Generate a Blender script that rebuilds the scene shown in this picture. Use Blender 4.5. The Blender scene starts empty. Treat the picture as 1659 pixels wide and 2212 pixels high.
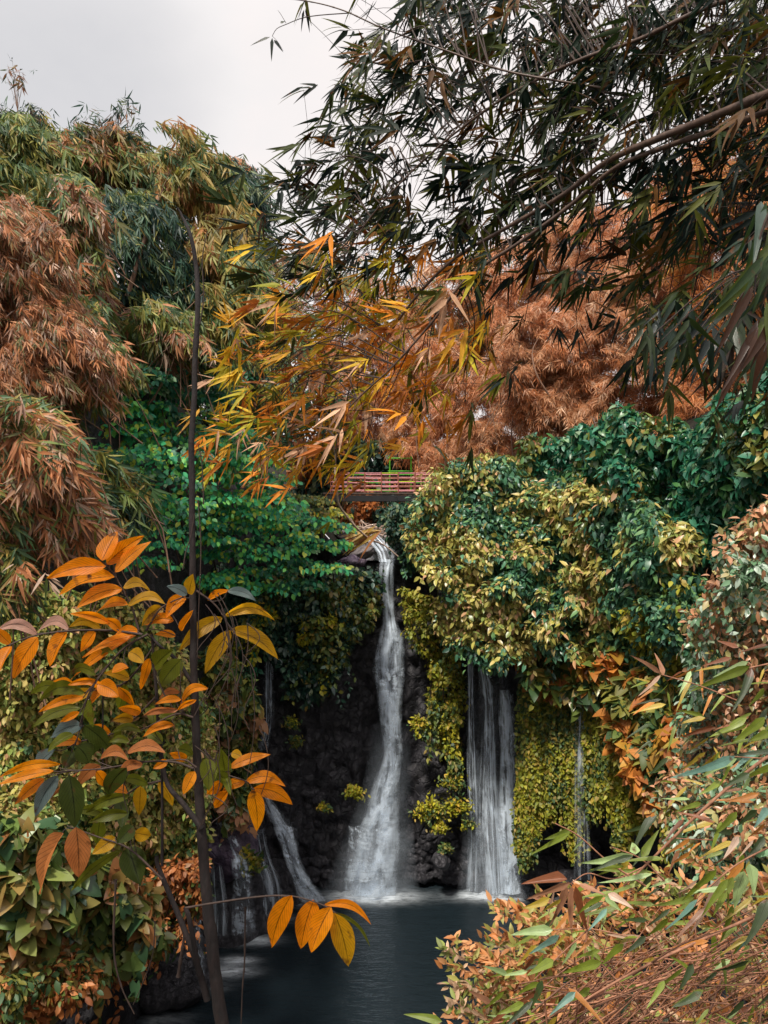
import bpy, math, random
import numpy as np
from mathutils import Vector, noise as mnoise

rng = np.random.default_rng(11)
random.seed(11)
SC = bpy.context.scene
COL = SC.collection

# ---------------------------------------------------------------- camera model
# f, cx, cy in units of a 1659 x 2212 picture; the camera is level, 14.8 m above the pool
F, CX, CY, CZ = 1662.0, 829.5, 1106.0, 14.8
CAM = np.array([0, 0, CZ])


def P(x, y, d):
    x = np.asarray(x, float); y = np.asarray(y, float); d = np.asarray(d, float)
    return np.stack(np.broadcast_arrays((x - CX) / F * d, d, CZ - (y - CY) / F * d), -1)


def to_px(p):
    return CX + p[..., 0] / p[..., 1] * F, CY + (CZ - p[..., 2]) / p[..., 1] * F


def nz(v):
    return v / np.maximum(np.linalg.norm(v, axis=-1, keepdims=True), 1e-9)


# ---------------------------------------------------------------- noise helpers
def snoise(p, scale, seed=0, oct=2):
    r = np.random.default_rng(1000 + seed)
    out = np.zeros(p.shape[:-1]); amp = 1; tot = 0
    for o in range(oct):
        for k in range(5):
            w = r.normal(size=3) * (2.2 / scale) * (2 ** o)
            out += amp * np.sin(p @ w + r.uniform(0, 6.28)); tot += amp * .5
        amp *= .5
    return np.clip(out / tot * .9, -1, 1)


def inpoly(poly, x, y):
    poly = np.asarray(poly, float); n = len(poly); c = np.zeros(x.shape, bool); j = n - 1
    for i in range(n):
        xi, yi = poly[i]; xj, yj = poly[j]
        c ^= ((yi > y) != (yj > y)) & (x < (xj - xi) * (y - yi) / (yj - yi + 1e-12) + xi)
        j = i
    return c


def sample(poly, n):
    a = np.asarray(poly, float); lo = a.min(0); hi = a.max(0); out = np.zeros((0, 2))
    while len(out) < n:
        q = rng.uniform(lo, hi, (n * 3, 2))
        out = np.concatenate([out, q[inpoly(poly, q[:, 0], q[:, 1])]])
    return out[:n]


def spread(poly, n):                      # even (best-candidate) points
    c = sample(poly, n * 6); sel = [0]; dd = np.sum((c - c[0]) ** 2, 1)
    for _ in range(n - 1):
        i = int(np.argmax(dd * rng.uniform(.35, 1, len(dd)))); sel.append(i)
        dd = np.minimum(dd, np.sum((c - c[i]) ** 2, 1))
    return c[sel]


def idw(ctrl, x, y):
    c = np.asarray(ctrl, float)
    w = 1 / (((x[:, None] - c[:, 0]) ** 2 + (y[:, None] - c[:, 1]) ** 2) + 400)
    return (w * c[:, 2]).sum(1) / w.sum(1)


# ---------------------------------------------------------------- scene tree
ORG = {}


def thing(name, label, cat, loc, group=None):
    o = bpy.data.objects.new(name, None); COL.objects.link(o)
    o.empty_display_size = .2
    o.location = [float(v) for v in loc]; o['label'] = label; o['category'] = cat
    if group: o['group'] = group
    ORG[o.name] = np.array(loc, float)
    return o


def mesh_np(name, V, faces, mat, parent=None, col=None, uv=None, smooth=True):
    org = ORG[parent.name] if parent else np.zeros(3)
    me = bpy.data.meshes.new(name)
    V = np.ascontiguousarray(V - org, dtype=np.float32)
    if isinstance(faces, np.ndarray): faces = [faces]
    li = np.concatenate([f.ravel() for f in faces]).astype(np.int32)
    cnt = np.concatenate([np.full(len(f), f.shape[1]) for f in faces]).astype(np.int32)
    st = np.concatenate([[0], np.cumsum(cnt)[:-1]]).astype(np.int32)
    me.vertices.add(len(V)); me.vertices.foreach_set('co', V.ravel())
    me.loops.add(len(li)); me.loops.foreach_set('vertex_index', li)
    me.polygons.add(len(cnt)); me.polygons.foreach_set('loop_start', st); me.polygons.foreach_set('loop_total', cnt)
    me.polygons.foreach_set('use_smooth', np.full(len(cnt), smooth))
    if uv is not None:
        l = me.uv_layers.new(name='UVMap'); l.data.foreach_set('uv', np.ascontiguousarray(uv[li], dtype=np.float32).ravel())
    if col is not None:
        a = me.attributes.new('leafcol', 'FLOAT_COLOR', 'POINT')
        a.data.foreach_set('color', np.ascontiguousarray(np.concatenate([col, np.ones((len(col), 1))], 1), dtype=np.float32).ravel())
    me.update(calc_edges=True); me.validate()
    me.materials.append(mat)
    o = bpy.data.objects.new(name, me); COL.objects.link(o)
    if parent: o.parent = parent; ORG[o.name] = org
    else: ORG[o.name] = np.zeros(3)
    return o


def struct(o): o['kind'] = 'structure'; return o


def solo(name, label, cat, V, faces, mat, group=None, **k):       # a thing that is one mesh, origin at its base
    base = np.array([V[:, 0].mean(), V[:, 1].mean(), V[:, 2].min()])
    o = mesh_np(name, V - base, faces, mat, **k)
    o.location = base; o['label'] = label; o['category'] = cat
    if group: o['group'] = group
    return o


# ---------------------------------------------------------------- materials
def newmat(name):
    m = bpy.data.materials.new(name); m.use_nodes = True
    nt = m.node_tree; nt.nodes.clear()
    return m, nt, nt.nodes, nt.links


def N(nt, t, **k):
    n = nt.nodes.new(t)
    for a, b in k.items():
        if a.startswith('_'): setattr(n, a[1:], b)
        else: n.inputs[a.replace('__', ' ')].default_value = b
    return n


def math_(nt, op, a, b=None, c=None):
    n = nt.nodes.new('ShaderNodeMath'); n.operation = op
    for i, v in enumerate((a, b, c)):
        if v is None: continue
        if isinstance(v, (int, float)): n.inputs[i].default_value = v
        else: nt.links.new(v, n.inputs[i])
    return n.outputs[0]


def ramp(nt, fac, stops):
    n = nt.nodes.new('ShaderNodeValToRGB'); cr = n.color_ramp
    while len(cr.elements) < len(stops): cr.elements.new(.5)
    for e, (p, c) in zip(cr.elements, stops):
        e.position = p; e.color = (*c, 1) if len(c) == 3 else c
    nt.links.new(fac, n.inputs[0]); return n.outputs[0]


def leaf_mat(name, transl=.35, rough=.42, veins=None, spec=.45):
    m, nt, nodes, L = newmat(name)
    out = N(nt, 'ShaderNodeOutputMaterial')
    at = N(nt, 'ShaderNodeAttribute', _attribute_name='leafcol')
    col = at.outputs['Color']; nrm = None
    if veins:
        uv = N(nt, 'ShaderNodeUVMap'); sp = N(nt, 'ShaderNodeSeparateXYZ'); L.new(uv.outputs[0], sp.inputs[0])
        du = math_(nt, 'ABSOLUTE', math_(nt, 'SUBTRACT', sp.outputs[0], .5))
        mid = math_(nt, 'SMOOTH_MAX', math_(nt, 'SUBTRACT', 1.0, math_(nt, 'MULTIPLY', du, 26)), 0.0, .1)
        if veins == 'pinnate':
            w = math_(nt, 'SUBTRACT', math_(nt, 'MULTIPLY', sp.outputs[1], 11.0), math_(nt, 'MULTIPLY', du, 7.0))
            fr = math_(nt, 'ABSOLUTE', math_(nt, 'SUBTRACT', math_(nt, 'FRACT', w), .5))
            lat = math_(nt, 'MAXIMUM', math_(nt, 'SUBTRACT', 1.0, math_(nt, 'MULTIPLY', fr, 9.0)), 0.0)
            k1, k2 = .85, .55
        else:
            fr = math_(nt, 'ABSOLUTE', math_(nt, 'SUBTRACT', math_(nt, 'FRACT', math_(nt, 'MULTIPLY', sp.outputs[0], 9.0)), .5))
            lat = math_(nt, 'MAXIMUM', math_(nt, 'SUBTRACT', 1.0, math_(nt, 'MULTIPLY', fr, 4.0)), 0.0)
            k1, k2 = .35, .22
        tot = math_(nt, 'MINIMUM', math_(nt, 'ADD', math_(nt, 'MULTIPLY', mid, k1), math_(nt, 'MULTIPLY', lat, k2)), .8)
        tc = N(nt, 'ShaderNodeTexCoord')
        no = N(nt, 'ShaderNodeTexNoise', Scale=38.0, Detail=3.0); L.new(tc.outputs['Object'], no.inputs['Vector'])
        blot = math_(nt, 'MULTIPLY', math_(nt, 'SUBTRACT', no.outputs[0], .45), 1.1)
        hs = N(nt, 'ShaderNodeHueSaturation'); L.new(col, hs.inputs['Color'])
        L.new(math_(nt, 'ADD', math_(nt, 'SUBTRACT', 1.0, tot), math_(nt, 'MULTIPLY', blot, .55)), hs.inputs['Value'])
        col = hs.outputs[0]
        # spots where the leaf has rotted
        no2 = N(nt, 'ShaderNodeTexNoise', Scale=14.0, Detail=5.0); L.new(tc.outputs['Object'], no2.inputs['Vector'])
        sfac = ramp(nt, no2.outputs[0], [(.63, (0, 0, 0)), (.70, (1, 1, 1))])
        mx = N(nt, 'ShaderNodeMix', _data_type='RGBA'); L.new(sfac, mx.inputs[0]); L.new(col, mx.inputs[6]); mx.inputs[7].default_value = (.12, .045, .015, 1)
        col = mx.outputs[2]
        bp = N(nt, 'ShaderNodeBump', Strength=.35, Distance=.004); L.new(math_(nt, 'SUBTRACT', 1.0, tot), bp.inputs['Height']); nrm = bp.outputs[0]
    b = N(nt, 'ShaderNodeBsdfPrincipled', Roughness=rough); b.inputs['Specular IOR Level'].default_value = spec
    L.new(col, b.inputs['Base Color'])
    t = N(nt, 'ShaderNodeBsdfTranslucent'); L.new(col, t.inputs['Color'])
    if nrm: L.new(nrm, b.inputs['Normal']); L.new(nrm, t.inputs['Normal'])
    mx = N(nt, 'ShaderNodeMixShader', Fac=transl); L.new(b.outputs[0], mx.inputs[1]); L.new(t.outputs[0], mx.inputs[2])
    L.new(mx.outputs[0], out.inputs[0]); return m


def bark_mat(name, c1, c2, scale=30, stretch=.15, bump=.5, rough=.8):
    m, nt, nodes, L = newmat(name); out = N(nt, 'ShaderNodeOutputMaterial')
    tc = N(nt, 'ShaderNodeTexCoord'); mp = N(nt, 'ShaderNodeMapping'); mp.inputs['Scale'].default_value = (1, 1, stretch)
    L.new(tc.outputs['Object'], mp.inputs[0])
    no = N(nt, 'ShaderNodeTexNoise', Scale=scale, Detail=6.0, Roughness=.65); L.new(mp.outputs[0], no.inputs['Vector'])
    c = ramp(nt, no.outputs[0], [(.3, c1), (.7, c2)])
    b = N(nt, 'ShaderNodeBsdfPrincipled', Roughness=rough); L.new(c, b.inputs['Base Color'])
    bp = N(nt, 'ShaderNodeBump', Strength=bump, Distance=.01); L.new(no.outputs[0], bp.inputs['Height']); L.new(bp.outputs[0], b.inputs['Normal'])
    L.new(b.outputs[0], out.inputs[0]); return m


def vary(m, lo, hi):
    nt = m.node_tree; b = [n for n in nt.nodes if n.type == 'BSDF_PRINCIPLED'][0]; src = b.inputs['Base Color'].links[0].from_socket
    g = N(nt, 'ShaderNodeNewGeometry'); hs = N(nt, 'ShaderNodeHueSaturation'); nt.links.new(src, hs.inputs['Color'])
    mr = N(nt, 'ShaderNodeMapRange'); nt.links.new(g.outputs['Random Per Island'], mr.inputs[0]); mr.inputs[3].default_value = lo; mr.inputs[4].default_value = hi
    nt.links.new(mr.outputs[0], hs.inputs['Value']); nt.links.new(hs.outputs[0], b.inputs['Base Color'])


def rock_mat(name, c1, c2, c3, rough=.35, scale=1.6, wet=.5):
    m, nt, nodes, L = newmat(name); out = N(nt, 'ShaderNodeOutputMaterial')
    tc = N(nt, 'ShaderNodeTexCoord')
    n1 = N(nt, 'ShaderNodeTexNoise', Scale=scale, Detail=8.0, Roughness=.7); L.new(tc.outputs['Object'], n1.inputs['Vector'])
    mp = N(nt, 'ShaderNodeMapping'); mp.inputs['Scale'].default_value = (2.2, 2.2, .35); L.new(tc.outputs['Object'], mp.inputs[0])
    n2 = N(nt, 'ShaderNodeTexNoise', Scale=scale * 1.4, Detail=5.0); L.new(mp.outputs[0], n2.inputs['Vector'])
    v = N(nt, 'ShaderNodeTexVoronoi', Scale=scale * 2.6, _feature='DISTANCE_TO_EDGE'); 
    wv = N(nt, 'ShaderNodeMix', _data_type='VECTOR'); wv.inputs[0].default_value = .25
    L.new(tc.outputs['Object'], wv.inputs[4]); L.new(n1.outputs[1], wv.inputs[5]); L.new(wv.outputs[1], v.inputs['Vector'])
    f = math_(nt, 'ADD', math_(nt, 'MULTIPLY', n1.outputs[0], .6), math_(nt, 'MULTIPLY', n2.outputs[0], .4))
    c = ramp(nt, f, [(.34, c1), (.5, c2), (.68, c3)])
    b = N(nt, 'ShaderNodeBsdfPrincipled'); L.new(c, b.inputs['Base Color'])
    L.new(math_(nt, 'ADD', rough, math_(nt, 'MULTIPLY', n1.outputs[0], .35)), b.inputs['Roughness'])
    b.inputs['Specular IOR Level'].default_value = wet
    h = math_(nt, 'ADD', math_(nt, 'MULTIPLY', math_(nt, 'MINIMUM', v.outputs[0], .12), 2.2), math_(nt, 'MULTIPLY', n1.outputs[0], .9))
    bp = N(nt, 'ShaderNodeBump', Strength=.9, Distance=.14); L.new(h, bp.inputs['Height']); L.new(bp.outputs[0], b.inputs['Normal'])
    L.new(b.outputs[0], out.inputs[0]); return m


M_LEAF = leaf_mat('leaf_matte', .3, .5)
M_GLOSS = leaf_mat('leaf_glossy', .25, .34, spec=.6)
M_NEARB = leaf_mat('bamboo_leaf_near', .35, .33, 'parallel', .65)
M_OVER = leaf_mat('bamboo_leaf_overhang', .3, .5, 'parallel', .25)
M_SAP = leaf_mat('sapling_leaf', .66, .45, 'pinnate')
M_BARK = bark_mat('sapling_bark', (.005, .0035, .0035), (.019, .010, .009), 60, .3, .9)
M_TWIG = bark_mat('twig_bark', (.02, .012, .01), (.06, .035, .025), 60)
M_CULM = bark_mat('bamboo_culm_skin', (.05, .03, .022), (.14, .085, .06), 20, .1, .2, .5)
M_DRY = bark_mat('dry_stalk', (.12, .045, .025), (.36, .17, .095), 40, .2, .3, .7)
M_PALE = bark_mat('pale_dry_wood', (.3, .2, .15), (.6, .45, .36), 30, .3, .4, .7)
M_FCULM = bark_mat('far_bamboo_culm', (.1, .06, .04), (.3, .17, .11), 5, .2, .2)
vary(M_DRY, .35, 1.9)
M_ROCK = rock_mat('wet_dark_rock', (.010, .010, .013), (.032, .031, .037), (.085, .08, .092), .3)
M_COBB = rock_mat('cobble_rock', (.014, .014, .018), (.045, .043, .052), (.13, .125, .14), .3, 3.0)
M_PURP = rock_mat('purple_slab_rock', (.04, .028, .05), (.12, .085, .135), (.26, .2, .25), .4, 1.8)
M_GREYR = rock_mat('pale_lip_rock', (.08, .07, .07), (.2, .17, .17), (.38, .33, .34), .5, 2.2)
M_SOIL = rock_mat('dark_hill_soil', (.010, .010, .009), (.022, .021, .017), (.04, .034, .024), .75, .8, .1)


def water_fall_mat(name, dens, su, sv, colr=(.76, .87, 1.0), seed=0.0, lo=.42, hi=.62):
    m, nt, nodes, L = newmat(name); out = N(nt, 'ShaderNodeOutputMaterial')
    uv = N(nt, 'ShaderNodeUVMap'); sp = N(nt, 'ShaderNodeSeparateXYZ'); L.new(uv.outputs[0], sp.inputs[0])
    mp = N(nt, 'ShaderNodeMapping'); mp.inputs['Scale'].default_value = (su, sv, 1); mp.inputs['Location'].default_value = (seed, seed * 2.3, seed)
    L.new(uv.outputs[0], mp.inputs[0])
    n1 = N(nt, 'ShaderNodeTexNoise', Scale=1.0, Detail=5.0, Roughness=.62, Distortion=.25); L.new(mp.outputs[0], n1.inputs['Vector'])
    mp2 = N(nt, 'ShaderNodeMapping'); mp2.inputs['Scale'].default_value = (su * .35, sv * 3.2, 1); mp2.inputs['Location'].default_value = (seed * 3, seed, 0)
    L.new(uv.outputs[0], mp2.inputs[0])
    n2 = N(nt, 'ShaderNodeTexNoise', Scale=1.0, Detail=4.0, Roughness=.6, Distortion=.8); L.new(mp2.outputs[0], n2.inputs['Vector'])
    f = math_(nt, 'ADD', math_(nt, 'MULTIPLY', n1.outputs[0], .72), math_(nt, 'MULTIPLY', n2.outputs[0], .28))
    mr = N(nt, 'ShaderNodeMapRange', _interpolation_type='SMOOTHSTEP'); L.new(f, mr.inputs[0]); mr.inputs[1].default_value = lo; mr.inputs[2].default_value = hi
    edge = math_(nt, 'MULTIPLY', math_(nt, 'MULTIPLY', sp.outputs[0], math_(nt, 'SUBTRACT', 1.0, sp.outputs[0])), 4.0)
    edge = math_(nt, 'MULTIPLY', math_(nt, 'POWER', edge, .9), math_(nt, 'ADD', .35, math_(nt, 'MULTIPLY', n2.outputs[0], 1.3)))
    at = N(nt, 'ShaderNodeAttribute', _attribute_name='leafcol'); sx = N(nt, 'ShaderNodeSeparateXYZ'); L.new(at.outputs['Vector'], sx.inputs[0])
    # thicker water in the middle of the sheet, thinner at its edges; first channel = local thickness
    a = math_(nt, 'MULTIPLY', math_(nt, 'MULTIPLY', edge, math_(nt, 'ADD', math_(nt, 'MULTIPLY', mr.outputs[0], .86), .1)), math_(nt, 'MULTIPLY', sx.outputs[0], dens))
    a = math_(nt, 'MINIMUM', a, 1.0)
    b = N(nt, 'ShaderNodeBsdfPrincipled', Roughness=.4); b.inputs['Base Color'].default_value = (*colr, 1)
    tr = N(nt, 'ShaderNodeBsdfTransparent'); mx = N(nt, 'ShaderNodeMixShader'); L.new(a, mx.inputs[0]); L.new(tr.outputs[0], mx.inputs[1]); L.new(b.outputs[0], mx.inputs[2])
    bp = N(nt, 'ShaderNodeBump', Strength=.6, Distance=.08); L.new(f, bp.inputs['Height']); L.new(bp.outputs[0], b.inputs['Normal'])
    L.new(mx.outputs[0], out.inputs[0]); return m


# ---------------------------------------------------------------- leaves
def prof(kind, t):
    if kind == 'lance': return np.clip(t / .16, 0, 1) ** .8 * np.clip((1 - t) / .8, 0, 1) ** .75
    if kind == 'oval': return np.sin(np.pi * np.clip(t, 0, 1) ** .85) ** .85
    if kind == 'heart': return np.clip(.55 + t / .3, 0, 1) * np.clip((1 - t ** 1.6), 0, 1) ** .8
    if kind == 'pinna': return np.sin(np.pi * np.clip(t, 0, 1) ** .8) ** .75 * (1 - .25 * t)


def leaves(p, Y, Z, Ln, W, droop=.15, fold=.25, kind='oval', ns=4, nc=3, roll=0.0, side=None, wav=0.0):
    n = len(p)
    Y = nz(Y); X = nz(np.cross(Y, Z)); Z = np.cross(X, Y)
    t = np.linspace(0, 1, ns); s = np.linspace(-1, 1, nc)
    w = prof(kind, t); w[0] = .55 if kind == 'heart' else max(w[0], .05); w[-1] = .02
    T, S = np.meshgrid(t, s, indexing='ij'); T = T.ravel(); S = S.ravel(); Wt = np.repeat(w, nc)
    Ln = np.broadcast_to(Ln, (n,))[:, None]; W = np.broadcast_to(W, (n,))[:, None]
    dr = np.broadcast_to(droop, (n,))[:, None]; fo = np.broadcast_to(fold, (n,))[:, None]
    x = S * Wt * W * .5
    if side is not None: x = x + np.asarray(side)[:, None] * np.sin(np.pi * T) * Ln
    y = T * Ln
    if kind == 'heart': y = y - .22 * np.abs(S) * (1 - T) ** 3 * Ln
    z = fo * np.abs(S) * Wt * W * .5 - dr * T ** 2 * Ln
    if wav: z = z + wav * Ln * np.sin(T * 9 + S * 1.7 + rng.uniform(0, 6, (n, 1))) * np.abs(S)
    V = p[:, None] + X[:, None] * x[..., None] + Y[:, None] * y[..., None] + Z[:, None] * z[..., None]
    i = np.arange(ns - 1)[:, None] * nc + np.arange(nc - 1); i = i.ravel()
    q = np.stack([i, i + 1, i + nc + 1, i + nc], 1)
    Fc = (np.arange(n)[:, None, None] * (ns * nc) + q).reshape(-1, 4)
    uv = np.tile(np.stack([S * .5 + .5, T], 1), (n, 1))
    return V.reshape(-1, 3), Fc, uv, ns * nc


def join(parts):
    Vs, Fs, Us, Cs = [], [], [], []; k = 0
    for V, f, u, c in parts:
        Vs.append(V); Fs.append(f + k); Us.append(u); Cs.append(c); k += len(V)
    return np.concatenate(Vs), np.concatenate(Fs), np.concatenate(Us), np.concatenate(Cs)


def pick(pal, n):
    c = np.array([p[0] for p in pal], float); w = np.array([p[1] for p in pal], float); w /= w.sum()
    return c[rng.choice(len(c), n, p=w)]


def colours(p, palA, palB=None, scale=2.5, seed=0, bias=0.0, jit=.3, t=None):
    n = len(p); a = pick(palA, n)
    if palB is not None:
        if t is None: t = .5 + .5 * snoise(p, scale, seed) * 1.6 + bias
        b = pick(palB, n); k = (t + rng.normal(0, .18, n)) > .5
        a = np.where(k[:, None], b, a)
    return np.clip(a * rng.uniform(1 - jit, 1 + jit, (n, 1)), 0, .95)


UP = np.array([0, 0, 1.0])


def lobe_points(c, R, per, front=-.2, shell=(.72, 1.05), top=.5):
    m = len(c); u = nz(rng.normal(size=(m * per * 3, 3))); k = np.repeat(np.arange(m), per * 3)
    tocam = nz(CAM - c)[k]
    ok = ((u * tocam).sum(1) > front) | (u[:, 2] > top)
    u = u[ok]; k = k[ok]
    keep = rng.permutation(len(u))[:m * per]; u = u[keep]; k = k[keep]
    rr = rng.uniform(*shell, (len(u), 1))
    return c[k] + u * R[k] * rr, nz(u / R[k]), k


def mk_lobes(poly, n, ctrl, r, sq=(1, 1, 1), jd=.5):
    q = spread(poly, n); d = idw(ctrl, q[:, 0], q[:, 1]) + rng.uniform(-jd, jd, n)
    R = (r * rng.uniform(.65, 1.3, n))[:, None] * np.array(sq) * rng.uniform(.85, 1.15, (n, 3))
    return P(q[:, 0], q[:, 1], d), R


def vine_leaves(pos, nrm, Ln, ar=.6, kind='oval', ns=4, hang=.6, rnd=.45, palA=None, palB=None, scale=2.5, seed=0, bias=0., jit=.3, tilt=.55):
    n = len(pos)
    Y = nz(-UP * hang + nrm * .45 + rng.normal(0, rnd, (n, 3)))
    Z = nz(nrm + UP * tilt + rng.normal(0, .35, (n, 3)))
    L = Ln * rng.uniform(.5, 1.45, n)
    V, f, uv, k = leaves(pos, Y, Z, L, L * ar * rng.uniform(.85, 1.15, n), rng.uniform(.05, .35, n), rng.uniform(.1, .4, n), kind, ns)
    c = np.repeat(colours(pos, palA, palB, scale, seed, bias, jit), k, 0)
    return V, f, uv, c


def fan_leaves(cen, axis, nrm, kk, Ln, ar=.13, spreadA=.75, ns=4, palA=None, palB=None, scale=3, seed=0, bias=0., jit=.3, t=None, droop=.12, percluster=True, fold=.3):
    n = len(cen); axis = nz(axis); nrm = nz(nrm - (nrm * axis).sum(1, keepdims=True) * axis); b = np.cross(axis, nrm)
    th = np.linspace(-1, 1, kk)[None] * spreadA * rng.uniform(.6, 1.2, (n, 1)) + rng.normal(0, .14, (n, kk))
    D = axis[:, None] * np.cos(th)[..., None] + b[:, None] * np.sin(th)[..., None] + nrm[:, None] * rng.normal(0, .22, (n, kk, 1))
    D = D.reshape(-1, 3); Z = np.repeat(nrm, kk, 0) + rng.normal(0, .4, (n * kk, 3))
    back = np.abs(np.linspace(-1, 1, kk))[None] + rng.normal(0, .1, (n, kk))
    base = np.repeat(cen, kk, 0) + rng.normal(0, .02, (n * kk, 3)) * np.mean(Ln) * 2 - np.repeat(axis, kk, 0) * (back.ravel() * .5 * np.mean(Ln))[:, None]
    L = Ln * np.repeat(rng.uniform(.7, 1.25, n), kk) * rng.uniform(.7, 1.2, n * kk)
    V, f, uv, k = leaves(base, D, Z, L, L * ar * rng.uniform(.8, 1.2, n * kk), rng.uniform(0, 2 * droop, n * kk), fold, 'lance', ns)
    cc = colours(cen, palA, palB, scale, seed, bias, jit, t)
    cc = np.repeat(cc, kk, 0) * rng.uniform(.8, 1.2, (n * kk, 1))
    if palB is not None:      # a few odd leaves of the other kind in each fan
        odd = rng.random(n * kk) < .15; cc[odd] = pick(palB, odd.sum())
    return V, f, uv, np.repeat(np.clip(cc, 0, .95), k, 0)


# ---------------------------------------------------------------- tubes
def smooth_path(pts, n):
    p = np.asarray(pts, float); m = len(p)
    if m == 2: return p[0] + (p[1] - p[0]) * np.linspace(0, 1, n)[:, None]
    q = np.concatenate([[2 * p[0] - p[1]], p, [2 * p[-1] - p[-2]]]); out = []
    for s in np.linspace(0, m - 1 - 1e-6, n):
        i = int(s); t = s - i; a, b, c, d = q[i:i + 4]
        out.append(.5 * ((2 * b) + (c - a) * t + (2 * a - 5 * b + 4 * c - d) * t * t + (-a + 3 * b - 3 * c + d) * t ** 3))
    return np.array(out)


def tube(path, r0, r1, sides=6, k0=0, knob=None):
    p = np.asarray(path, float); n = len(p); T = nz(np.gradient(p, axis=0))
    ref = np.array([0.0, 1.0, 0.0]); ref = np.where(np.abs(T @ ref)[:, None] > .9, np.array([1.0, 0, 0]), ref)
    A = nz(np.cross(T, ref)); B = np.cross(T, A)
    r = np.linspace(r0, r1, n) if np.ndim(r0) == 0 else np.asarray(r0)
    if knob is not None: r = r * knob
    a = np.arange(sides) / sides * 2 * np.pi
    V = p[:, None] + (A[:, None] * np.cos(a)[None, :, None] + B[:, None] * np.sin(a)[None, :, None]) * r[:, None, None]
    i = np.arange(n - 1)[:, None] * sides; j = np.arange(sides); j2 = (j + 1) % sides
    q = np.stack([i + j, i + j2, i + sides + j2, i + sides + j], -1).reshape(-1, 4)
    return V.reshape(-1, 3), q + k0


def tubes(lst):
    Vs, Fs = [], []; k = 0
    for path, r0, r1, sides in lst:
        v, f = tube(path, r0, r1, sides, k); Vs.append(v); Fs.append(f); k += len(v)
    return np.concatenate(Vs), np.concatenate(Fs)


def joints(n, every, amt=.18):                      # node rings of a bamboo culm
    k = np.ones(n); k[::every] += amt; return k


def box(c, s, rz=0.0):
    v = np.array([[x, y, z] for x in (-.5, .5) for y in (-.5, .5) for z in (-.5, .5)]) * s
    co, si = math.cos(rz), math.sin(rz); v = v @ np.array([[co, si, 0], [-si, co, 0], [0, 0, 1]])
    return v + c, np.array([[0, 1, 3, 2], [4, 6, 7, 5], [0, 4, 5, 1], [2, 3, 7, 6], [0, 2, 6, 4], [1, 5, 7, 3]])


def cat(lst):
    Vs, Fs = [], []; k = 0
    for v, f in lst: Vs.append(v); Fs.append(f + k); k += len(v)
    return np.concatenate(Vs), np.concatenate(Fs)


def tube_parts(name, lst, mat, parent):
    for path, r0, r1, sides in lst:
        v, f = tube(path, r0, r1, sides); mesh_np(name, v, f, mat, parent)


# ---------------------------------------------------------------- terrain
PLX = [-60, -30, -14, -9.5, -7.6, -6.8, -5.9, -4.9, -3.0, -1.3, 0.0, .9, 3.4, 5.5, 8.2, 9.3, 10.2, 12, 16, 40, 60]
PLY = [2, 6, 14, 18.5, 21.5, 25, 28.6, 30.6, 31.0, 31.2, 31.6, 31.3, 31.0, 30.4, 29.4, 26.5, 22, 17, 10, -4, -10]


def yc(X): return np.interp(X, PLX, PLY)


def hill(X, Y):
    ax = np.where(X < 0, np.maximum(0, -X - 1.2), np.maximum(0, X - 1.6))
    k = np.where(X < 0, 1.0, .62) * np.clip(1 - (Y - 33) / 14, .2, 1)
    h = 12.7 + k * ax ** .97 + .1 * np.maximum(0, Y - 31) + .10 * ax * np.clip((Y - 34) / 30, 0, 1)
    h = np.minimum(h, 27 + .02 * Y)
    p = np.stack([X, Y, 0 * X], -1)
    return h + .35 * snoise(p, 3.5, 5) * np.minimum(1, ax)


def fbm(x, y, z, s):
    return mnoise.fractal(Vector((x / s, y / s, z / s)), .6, 2.1, 5)


def grid_faces(nu, nv):
    i = (np.arange(nu - 1)[:, None] * nv + np.arange(nv - 1)).ravel()
    return np.stack([i, i + nv, i + nv + 1, i + 1], 1)


def cliff_off(X, Z):
    """how far the face stands forward (towards the camera) of the plan line"""
    o = .55 * np.exp(-((Z - 3.2) / 2.2) ** 2) + .9 * np.clip((2.5 - Z) / 3, 0, 1.6) + np.clip((Z - 8) / 6, 0, 1) * .5
    return o


def build_cliff():
    xs = np.unique(np.concatenate([np.linspace(-30, -10, 12), np.linspace(-10, 11, 230), np.linspace(11, 40, 14)]))
    nv = 150; V = []
    for X in xs:
        top = float(hill(np.array(X), yc(X)))
        for v in np.linspace(0, 1, nv):
            Z = -3 + (top + 3) * v
            Y = float(yc(X) - cliff_off(X, Z))
            big = fbm(X, Y, Z * .7, 2.6) * .55
            col = abs(mnoise.noise(Vector((X * 1.5, 3.1, Z * .18)))) * .45
            ledge = mnoise.noise(Vector((X * .35, 7.7, Z * 1.3))) * .22
            fine = fbm(X + 9, Y, Z, .5) * .13
            V.append((X, Y + big - col + ledge + fine, Z))
    V = np.array(V)
    return struct(mesh_np('cliff', V, grid_faces(len(xs), nv), M_ROCK))


build_cliff()


def build_hill():
    xs = np.concatenate([np.linspace(-60, -16, 20), np.linspace(-15, 15, 100), np.linspace(16, 60, 20)])
    nv = 60; V = []
    for X in xs:
        y0 = float(yc(X)) - .3
        ys = y0 + (130 - y0) * np.linspace(0, 1, nv) ** 2.2
        V.append(np.stack([np.full(nv, X), ys, hill(np.full(nv, X), ys) - .02], 1))
    V = np.concatenate(V)
    return struct(mesh_np('hillside', V, grid_faces(len(xs), nv), M_SOIL))


build_hill()
gv = np.array([[-400, -400, -3.2], [400, -400, -3.2], [400, 400, -3.2], [-400, 400, -3.2]], float)
struct(mesh_np('ground', gv, np.array([[0, 1, 2, 3]]), M_SOIL))


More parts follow.
